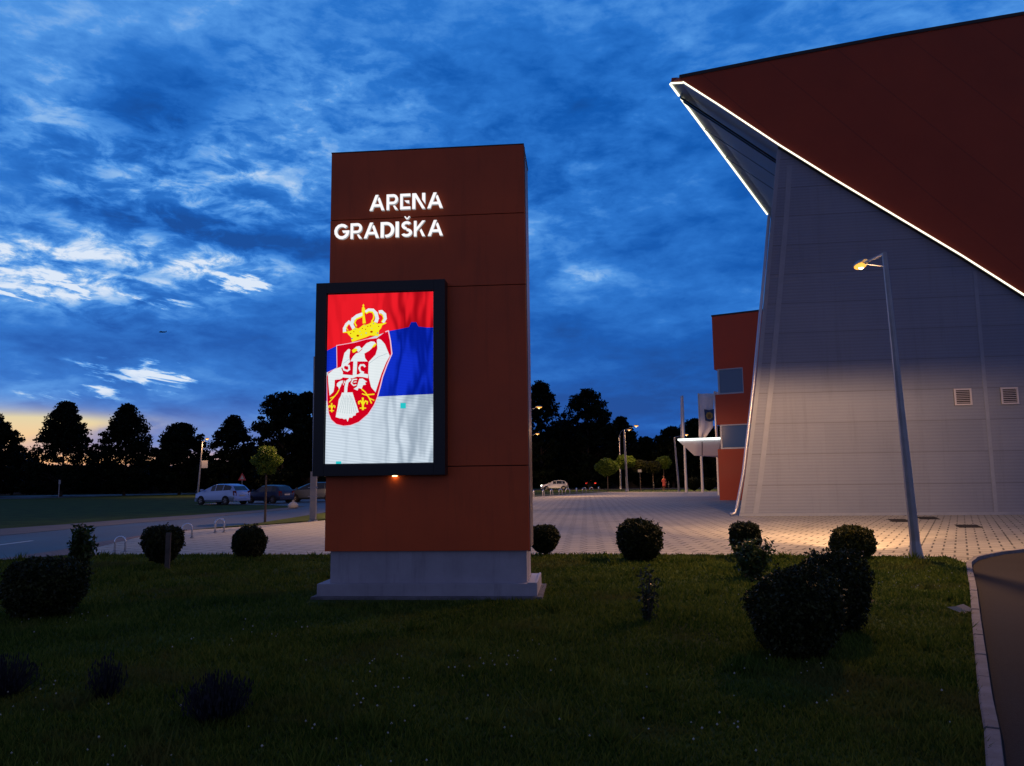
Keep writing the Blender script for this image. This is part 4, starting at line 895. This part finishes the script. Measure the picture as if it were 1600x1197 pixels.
flagpole(1072.5, 770, 10.25, 'white flagpole with a narrow limp flag, leftmost by the canopy', lambda v: -.30-.20*v, 4.6)
flagpole(1098, 770, 10.35, 'flagpole with a white flag bearing a round gold and blue emblem', lambda v: 1.55-1.1*max(0, v-.72)*3 if v > .72 else 1.55-.2*v, 4.5, True, -.25)
flagpole(1124, 774, 9.2, 'white flagpole partly hidden against the red entrance block', lambda v: .55, 2.7)

# ------------------------------------------------------------------ cars
def wheel(x, y, r_, parent, side):
    wz = r_
    MB().lathe([(r_*.62, -.10), (r_*.95, -.10), (r_, -.06), (r_, .06), (r_*.95, .10), (r_*.62, .10)], (x, y, wz), 20, 'y').build('wheel', mat('tyre_rubber', (.012, .012, .013), .8), parent)
    w_ = bpy.data.objects[-1] if False else parent.children[-1]
    rim = MB(); rim.lathe([(r_*.60, -.03), (r_*.60, .04)], (x, y+side*.06, wz), 20, 'y')
    for k in range(5):
        a_ = k*2*math.pi/5; rim.prism([(x+math.cos(a_+o_)*rr, y+side*.10, wz+math.sin(a_+o_)*rr) for o_, rr in [(-.5, .06), (-.13, r_*.58), (.13, r_*.58), (.5, .06)]], (0, side*.012, 0))
    rim.build('rim', mat('alloy', (.35, .36, .38), .35, .8), w_)
def car(label, loc, rz, paint, L, H, stn, wheels, wr, lights_on=False, name='parked_car', grp='parked cars', W_=1.78, plate=True):
    """stn: list of (x, z_bottom, z_belt, z_top, has_cabin) from front (x=+) to rear; symmetrical body"""
    rt = root(name, label, 'car', loc, rz, grp); hw = W_/2
    body, glass = MB(), MB(); rings = []
    for x, zb, zl, zt, w1 in stn:
        ww = hw*w1; cab = zt-zl > .12
        rings.append([(x, 0, zb), (x, ww*.90, zb), (x, ww, zb+.14), (x, ww*1.0, (zb+zl)/2), (x, ww*.97, zl), (x, ww*(.80 if cab else .93), zt-(.05 if cab else .015)), (x, ww*(.66 if cab else .75), zt), (x, 0, zt+.01)])
    for i in range(len(stn)-1):
        A_, B_ = rings[i], rings[i+1]; cabA = stn[i][3]-stn[i][2] > .12; cabB = stn[i+1][3]-stn[i+1][2] > .12
        steep = abs(stn[i+1][3]-stn[i][3]) > .55*abs(stn[i+1][0]-stn[i][0]) and (cabA or cabB)
        for sgn in (1, -1):
            for k in range(7):
                q = [A_[k], B_[k], B_[k+1], A_[k+1]]; q = [(a, b_*sgn, c_) for a, b_, c_ in q]
                isg = (k == 4 and cabA and cabB and abs(stn[i+1][0]-stn[i][0]) > .14) or (k >= 6 and steep and abs(stn[i+1][3]-stn[i][3]) > .2)
                (glass if isg else body).add(q, [(0, 1, 2, 3)])
    for i in (0, -1):
        for sgn in (1, -1):
            q = [(a, b_*sgn, c_) for a, b_, c_ in rings[i]]; body.add(q, [tuple(range(8))])
    bm = bmesh.new()
    o_ = body.build('body', paint, rt); bm.from_mesh(o_.data); bmesh.ops.remove_doubles(bm, verts=bm.verts[:], dist=.002); bmesh.ops.recalc_face_normals(bm, faces=bm.faces[:]); bm.to_mesh(o_.data); bm.free()
    for p_ in o_.data.polygons: p_.use_smooth = True
    o_.data.set_sharp_from_angle(angle=R(32)) if hasattr(o_.data, 'set_sharp_from_angle') else None
    glass.build('window', mat('car_glass', (.010, .013, .018), .06, spec=.8), rt)
    xf, xr = stn[0][0], stn[-1][0]
    for wx in wheels:
        for sgn in (1, -1):
            MB().lathe([(wr*1.16, -.02), (wr*1.16, .012)], (wx, sgn*(hw*.995), wr*1.02), 20, 'y').build('wheel_arch', mat('arch_black', (.006, .006, .007), .9), rt)
            wheel(wx, sgn*(hw-.07), wr, rt, sgn)
    zl = stn[2][2]
    for sgn in (1, -1):
        lm = mat('headlamp_on', (.9, .9, .8), .2, emit=(1.0, .93, .75), estr=9.0) if lights_on else mat('headlamp_off', (.45, .47, .5), .12, spec=.8)
        MB().prism([(xf+.015, sgn*hw*.45, zl-.24), (xf-.02, sgn*hw*.86, zl-.24), (xf-.10, sgn*hw*.88, zl-.06), (xf+.01, sgn*hw*.5, zl-.10)], (-.06, 0, 0)).build('headlight', lm, rt)
        MB().prism([(xr-.012, sgn*hw*.62, stn[-2][2]-.32), (xr+.02, sgn*hw*.93, stn[-2][2]-.32), (xr+.06, sgn*hw*.93, stn[-2][2]+.02), (xr-.0, sgn*hw*.66, stn[-2][2]+.02)], (.05, 0, 0)).build('tail_light', mat('tail_red', (.14, .012, .01), .2, spec=.7), rt)
        MB().prism([(stn[3][0]-.15, sgn*(hw+.02), zl+.10), (stn[3][0]+.02, sgn*(hw+.02), zl+.10), (stn[3][0]+.02, sgn*(hw+.02), zl+.24), (stn[3][0]-.15, sgn*(hw+.02), zl+.24)], (0, sgn*.16, 0)).build('mirror', paint, rt)
    if plate: MB().box((xr-.03, -.26, .62), (xr-.012, .26, .73)).build('number_plate', mat('plate_white', (.6, .6, .58), .5), rt)
    MB().box((xr-.025, -hw*.86, .28), (xr+.10, hw*.86, .50)).build('bumper', paint, rt, bevel=.02)
    MB().box((xf-.10, -hw*.86, .24), (xf+.025, hw*.86, .44)).build('bumper', paint, rt, bevel=.02)
    return rt
def paint(name, c, metal=.4): return mat(name, c, .28, metal, spec=.6)
mpv = [(2.08, .30, .62, .64, .80), (1.95, .24, .78, .82, .93), (1.45, .22, .92, .98, 1), (1.15, .22, .97, 1.06, 1), (.30, .22, 1.00, 1.42, 1), (-.15, .22, 1.02, 1.52, 1), (-.21, .22, 1.02, 1.525, 1), (-.95, .22, 1.05, 1.53, 1), (-1.01, .22, 1.05, 1.53, 1), (-1.55, .22, 1.08, 1.45, .97), (-1.72, .24, 1.08, 1.36, .94), (-2.02, .28, 1.0, 1.04, .92), (-2.10, .34, .80, .82, .86)]
hat = [(1.95, .30, .58, .60, .80), (1.85, .22, .70, .73, .92), (1.3, .20, .84, .88, 1), (.85, .20, .88, .95, 1), (.25, .20, .90, 1.32, 1), (-.2, .20, .91, 1.41, 1), (-.26, .20, .91, 1.41, 1), (-1.0, .20, .92, 1.39, 1), (-1.06, .20, .92, 1.385, 1), (-1.45, .20, .93, 1.30, .97), (-1.75, .24, .92, .98, .94), (-1.88, .30, .74, .76, .86)]
# heading: local +x is the front.  silver car seen from its left rear three-quarter
def gpt(x, y): q = gp(x, y); return (float(q[0]), float(q[1]), 0.0)
sv = gp(348, 786)
car('silver blue compact people carrier parked nose left at the grass edge', (-21.95, 58.6, 0), R(152), paint('silver_paint', (.33, .45, .70), .5), 4.2, 1.57, mpv, [1.28, -1.30], .31, W_=1.76)
car('dark blue hatchback parked behind the young street tree', (-19.0, 60.6, 0), R(150), paint('navy_paint', (.02, .03, .07)), 3.9, 1.42, hat, [1.2, -1.22], .29, W_=1.68)
car('dark grey estate van parked at the left edge of the pylon', (-16.4, 63.5, 0), R(188), paint('grey_paint', (.045, .06, .08)), 4.3, 1.6, [(x*1.05, zb, zl, zt*1.03, w_) for x, zb, zl, zt, w_ in mpv], [1.35, -1.38], .31)
hx = gp(866, 766)
car('pale hatchback with lit headlights on the street beyond the plaza', (float(hx[0]), 110.0, 0), R(180-3), paint('pale_paint', (.45, .48, .55)), 3.9, 1.42, hat, [1.2, -1.22], .30, lights_on=True, name='hatchback')
c5 = root('distant_car', 'dark car far off showing red brake lights, right of the pale hatchback', 'car', (12.6, 128, 0), R(90))
bb = MB(); bb.prism([(-2, -.85, .3), (2, -.85, .3), (2, -.85, .8), (1.2, -.85, .9), (.6, -.85, 1.4), (-1.3, -.85, 1.42), (-1.9, -.85, .95), (-2.02, -.85, .8)], (0, 1.7, 0)); bb.build('body', mat('black_paint', (.01, .01, .012), .3), c5, bevel=.08)
for sgn in (1, -1): MB().box((-2.07, sgn*.72-.14, .78), (-2.025, sgn*.72+.14, .95)).build('tail_light', emis('brake_red', (1.0, .05, .03), 1.6), c5)
MB().box((-1.75, -.2, 1.30), (-1.70, .2, 1.36)).build('brake_light', MATS['brake_red'], c5)
for wx in (1.2, -1.2):
    for sgn in (1, -1): MB().lathe([(.3, -.1), (.3, .1)], (wx, sgn*.8, .3), 12, 'y').build('wheel', MATS['tyre_rubber'], c5)

# ------------------------------------------------------------------ person in red
pr = gp(1038, 766.5); per = root('person', 'person in a long red coat standing by the far pavement', 'person', tuple(pr), R(15))
J = [(0, 0, .95), (0, 0, 1.15), (0, 0, 1.38), (0, 0, 1.50), (0, .02, 1.66), (-.10, 0, .90), (-.12, -.08, .50), (-.13, .06, .08), (-.13, -.10, .04), (.10, 0, .90), (.11, .10, .48), (.12, .22, .10), (.12, .08, .05), (-.19, 0, 1.40), (-.24, .03, 1.12), (-.22, -.10, .90), (.19, 0, 1.40), (.25, .04, 1.12), (.22, -.12, .92), (0, .0, 1.76)]
E_ = [(0, 1), (1, 2), (2, 3), (3, 4), (4, 19), (0, 5), (5, 6), (6, 7), (7, 8), (0, 9), (9, 10), (10, 11), (11, 12), (2, 13), (13, 14), (14, 15), (2, 16), (16, 17), (17, 18)]
rad = [.14, .13, .15, .055, .095, .085, .06, .04, .035, .085, .06, .04, .035, .06, .045, .03, .06, .045, .03, .07]
me = bpy.data.meshes.new('body'); me.from_pydata(J, E_, []); me.update(); ob = bpy.data.objects.new('body', me); C.objects.link(ob); ob.parent = per
ob.modifiers.new('skin', 'SKIN'); sub = ob.modifiers.new('sub', 'SUBSURF'); sub.levels = 1; sub.render_levels = 1
for i, v in enumerate(me.skin_vertices[0].data): v.radius = (rad[i], rad[i]*.85); v.use_root = (i == 0)
me.materials.append(mat('skin_tone', (.30, .17, .11), .6))
MB().lathe([(.27, .42), (.24, .7), (.19, 1.0), (.17, 1.12), (.20, 1.36), (.14, 1.47), (.07, 1.50)], (0, 0, 0), 16).tube([(-.2, 0, 1.41), (-.26, .03, 1.12), (-.23, -.09, .95)], [.075, .065, .055], 8).tube([(.2, 0, 1.41), (.27, .04, 1.12), (.23, -.11, .97)], [.075, .065, .055], 8).build('coat', mat('red_coat', (.13, .012, .015), .8), per, smooth=True)
MB().lathe([(.02, 1.60), (.10, 1.64), (.115, 1.74), (.09, 1.82), (.02, 1.86)], (0, .03, 0), 12).build('hair', mat('dark_hair', (.06, .02, .015), .7), per, smooth=True)

# ------------------------------------------------------------------ trees
def crown_tree(loc, top, rx, label, kind='round', seed=1, base=1.5, n=5200, leaf=.26, m=None, name='tree', grp='dark trees along the far road', clumps=70, trunk=.22, gap=0.0):
    rng = np.random.default_rng(seed); rt = root(name, label, 'tree', (loc[0], loc[1], 0), 0, grp)
    H = top-base; cs = []
    def prof(t):
        if kind == 'cone': return (1-t)**.7*(.35+.65*min(1, t*5))*1.3
        if kind == 'egg': return math.sin(math.pi*min(1, .10+.88*t))**.7*(1.08-.35*t)
        if kind == 'column': return (math.sin(math.pi*min(1, .12+.84*t))**.45)
        if kind == 'dome': return math.sqrt(max(0, 1-(max(0, t-.25)/.75)**2))*(.7+.3*min(1, t*4))
        return math.sin(math.pi*min(1, .08+.88*t))**.6
    while len(cs) < clumps:
        t = rng.random()**.9; r_ = rx*prof(t)*(.15+.88*rng.random()**.6); a = rng.random()*6.283
        cs.append((math.cos(a)*r_, math.sin(a)*r_, base+t*H*.97))
    cs.append((0, 0, top-.25)); cs = np.array(cs); K = len(cs)
    rad = (rx*.165*(.5+.9*rng.random(K)))
    idx = rng.integers(0, K, n); d = rng.normal(size=(n, 3)); d /= np.linalg.norm(d, axis=1)[:, None]; d *= (rng.random(n)**.45)[:, None]
    P = cs[idx]+d*rad[idx][:, None]*np.array([1.15, 1.15, .75])
    P[:, 2] = np.minimum(P[:, 2], top+.1); P = P[P[:, 2] > .3]
    quads('crown', P, leaf, m or M_darkleaf, rt, rng, aspect=.6)
    tb = MB(); tb.tube([(0, 0, 0), (.05, .03, base+H*.25), (0, 0, base+H*.6), (0, 0, base+H*.88)], [trunk, trunk*.75, trunk*.4, trunk*.12], 8)
    for k in range(0, K, 3):
        c_ = cs[k]; z_ = max(base*.8, c_[2]-abs(c_[0])*.7-.3); tb.tube([(0, 0, z_), (c_[0]*.5, c_[1]*.5, (z_+c_[2])/2+.1), tuple(c_)], [trunk*.28, trunk*.18, trunk*.06], 5)
    tb.build('trunk', M_bark, rt); return rt
def topz(y, Y, x): return EYE+Y*((759.1-.01225*x)-y)/FPX
TR = [  # px x, top y, half width px, Y, kind, label
    (-18, 648, 46, 112, 'egg', 'dark tree cut off by the left edge of the picture'),
    (97, 629, 47, 112, 'cone', 'tall dark tree with an open lacy crown, second from the left edge'),
    (195, 633, 48, 113, 'cone', 'tall pointed dark tree, third from the left edge'),
    (281, 663, 38, 114, 'dome', 'neat domed dark tree left of the lamp with the notice board'),
    (362, 651, 42, 112, 'cone', 'pointed dark tree directly behind the silver car'),
    (441, 615, 40, 104, 'column', 'tallest left dark tree, broad, behind the young street tree'),
    (482, 612, 28, 106, 'column', 'dark columnar tree half hidden behind the pylon frame'),
    (846, 596, 36, 120, 'egg', 'tall dark tree emerging right of the pylon edge'),
    (920, 609, 44, 122, 'dome', 'tall round headed dark tree above the globe trees'),
    (972, 652, 30, 124, 'egg', 'mid height dark tree right of the round headed one'),
    (1012, 684, 30, 126, 'egg', 'lower dark tree in the dip of the right tree line'),
    (1052, 668, 30, 122, 'dome', 'dark tree behind the left flagpole'),
    (1092, 655, 38, 124, 'dome', 'dark tree behind the flag with the emblem'),
    (1140, 664, 36, 124, 'dome', 'dark tree behind the entrance canopy')]
for i, (x, y, hw_, Y, kd, lab) in enumerate(TR):
    hw_ *= 1.12
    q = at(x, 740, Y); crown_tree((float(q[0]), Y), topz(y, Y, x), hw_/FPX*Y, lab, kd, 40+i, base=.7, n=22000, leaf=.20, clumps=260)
# second, lower row closing the view below the crowns
LO = [(20, 708, 50), (75, 730, 50), (150, 728, 55), (238, 724, 55), (322, 720, 45), (395, 700, 45), (440, 690, 60), (500, 660, 45), (880, 660, 60), (940, 665, 60), (1000, 700, 60), (1075, 700, 60), (1150, 700, 60)]
for i, (x, y, hw_) in enumerate(LO):
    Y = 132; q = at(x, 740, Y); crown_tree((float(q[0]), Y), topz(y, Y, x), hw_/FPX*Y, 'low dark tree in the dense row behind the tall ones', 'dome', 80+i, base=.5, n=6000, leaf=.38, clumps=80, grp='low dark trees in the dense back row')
# hedge mass on the horizon
rng = np.random.default_rng(99); n = 60000; xs = rng.uniform(-150, 110, n); ys = 150+rng.normal(size=n)*3; hs_ = (5.0+1.2*np.sin(xs*.21)+.9*np.sin(xs*.53+1))*np.where(xs > 0, 1.55, .66); zs = rng.random(n)*hs_
xs2 = rng.uniform(-150, 110, 90000); zs2 = rng.random(90000)*(3.1+.4*np.sin(xs2*.3)); ys2 = 143+rng.normal(size=90000)*1.2
Pm = np.concatenate([np.stack([xs, ys, zs], 1), np.stack([xs2, ys2, zs2], 1)]); sz_ = np.concatenate([np.full(n, .55), np.full(90000, .30)])
o = quads('undergrowth', Pm, sz_, M_darkleaf, None, rng, aspect=.7); tag(o, 'dark belt of undergrowth and far wood behind the trees', 'undergrowth', kind='stuff')

def globe(px, base_y, cy, r_px, label, seed, lean=0.0, trunk_px=None, flat=.74, m=None):
    p_ = gp(px, base_y); Y = float(p_[1]); r_ = r_px/FPX*Y; zc_ = topz(cy, Y, px)
    rng = np.random.default_rng(seed); rt = root('globe_tree', label, 'tree', (float(p_[0]), Y, 0), 0, 'small globe headed street trees')
    P = superell(5200, r_, r_, r_*flat, 2.0, rng); P *= (1-.55*rng.random(5200)**2)[:, None]; P *= (1+(.20 if seed == 61 else .10)*np.sin(P[:, [0]]*4/r_+seed)*np.cos(P[:, [2]]*5/r_)+.10*np.sin(P[:, [1]]*9/r_+seed*2)*np.sin(P[:, [0]]*8/r_)); P[:, 2] += zc_; P[:, 0] += lean
    quads('crown', P, r_*.085, m or M_lime, rt, rng, flat=.3)
    tb = MB().tube([(0, 0, 0), (lean*.5, 0, zc_*.5), (lean, 0, zc_)], [.05*max(1, r_), .04*max(1, r_), .03], 7)
    for k in range(7):
        a = k*.9; tb.tube([(lean*.8, 0, zc_-r_*.7), (lean+math.cos(a)*r_*.6, math.sin(a)*r_*.6, zc_+.1*r_)], [.02, .008], 4)
    tb.build('trunk', mat('pale_bark', (.14, .10, .07), .85, var=.3, vscale=6), rt)
globe(414, 817.5, 720, 20.5, 'young street tree with a bushy green head left of the pylon', 61, flat=1.12)
globe(950, 768.5, 730, 17, 'bright green globe tree, leftmost in the row before the tall dark trees', 62)
globe(979, 767, 722, 15, 'bright green globe tree behind the straight pale lamp post', 63, flat=.7)
globe(1001, 766.5, 728, 13, 'shaded globe tree between the pale lamp post and the bollards', 64, m=M_bushleaf)  # shade put into the crown colour by darker leaves
globe(1021, 766, 730, 13, 'shaded globe tree above the bollard left of the person in red', 65, m=M_bushleaf)  # darker leaf colour stands in for shade here too
globe(1038, 765.5, 723, 12, 'globe tree lit yellow green above the person in red', 66, flat=.8)
for px, lab in [(1084, 'small tapered clipped shrub left of the middle flagpole'), (1108, 'small tapered clipped shrub right of the middle flagpole')]:
    p_ = gp(px, 767.5); bush((float(p_[0]), float(p_[1])), .85, 1.45, lab, e=3.2, seed=px, stem=.3, taper=.6, leaf=.09, n=3000, m=M_darkleaf, name='shrub', cat='shrub', grp='tapered shrubs in front of the entrance')

# ------------------------------------------------------------------ distant buildings with lit windows, glimpsed through the trees
def house(px, w_, h_, label, wins, Y=138):
    q = at(px, 745, Y); rt = root('distant_house', label, 'house', (float(q[0]), Y, 0), 0, 'distant houses behind the trees')
    MB().prism([(-w_/2, 0, 0), (w_/2, 0, 0), (w_/2, 0, h_), (-w_/2, 0, h_)], (0, 6, 0)).build('wall', mat('house_wall', (.10, .10, .11), .9), rt)
    MB().prism([(-w_/2-.4, -.4, h_+.005), (w_/2+.4, -.4, h_+.005), (0, -.4, h_+1.6)], (0, 6.8, 0)).build('roof', mat('house_roof', (.05, .03, .03), .9), rt)
    for x, z, ww, hh, c in wins: MB().box((x, -.05, z), (x+ww, -.001, z+hh)).build('window', c, rt)
wy = emis('window_yellow', (1.0, .62, .12), 2.0); wo = emis('window_orange', (1.0, .45, .08), 2.4); wwt = emis('window_white', (.85, .92, 1.0), 2.2)
house(8, 9, 3.6, 'distant house with yellow lit windows at the far left behind the trees', [(-2.2, 2.4, .9, .8, wy), (.2, 1.4, 2.0, .5, wy), (-3.2, 2.5, .5, .6, wy)])
house(262, 10, 3.2, 'distant low house with one orange lit window between the left trees', [(-.5, 1.0, 1.2, .9, wo), (3.2, .8, .8, .5, wwt)])
house(1014, 12, 4.0, 'distant kiosk with white lit windows behind the bollards', [(0.0, 2.5, 1.2, .32, wwt), (.1, 1.2, .3, .6, wwt), (.8, .9, .25, .7, wwt), (1.6, .8, .2, .6, wwt)], Y=127)
house(1062, 9, 3.2, 'distant building with a small white light left of the canopy', [(-1.2, 1.9, .5, .35, wwt)], Y=127)

# ------------------------------------------------------------------ small aircraft high in the sky
ap = at(254, 519, 400); pl = root('aeroplane', 'tiny dark aeroplane low in the clouds left of the pylon', 'aeroplane', tuple(ap), R(12))
MB().tube([(-1.8, 0, 0), (-1.2, 0, .05), (1.2, 0, .1), (1.9, 0, .1)], [.12, .32, .30, .08], 8).build('fuselage', M_dark, pl)
MB().prism([(-.3, -2.4, .1), (.35, -.2, .1), (.35, .2, .1), (-.3, 2.4, .1), (-.6, 2.4, .1), (-.5, 0, .1), (-.6, -2.4, .1)], (0, 0, .07)).build('wing', M_dark, pl)
MB().prism([(1.4, -.03, .1), (1.9, -.03, .1), (2.0, -.03, .8), (1.75, -.03, .8)], (0, .06, 0)).build('tail_fin', M_dark, pl)
bpy.context.view_layer.update()
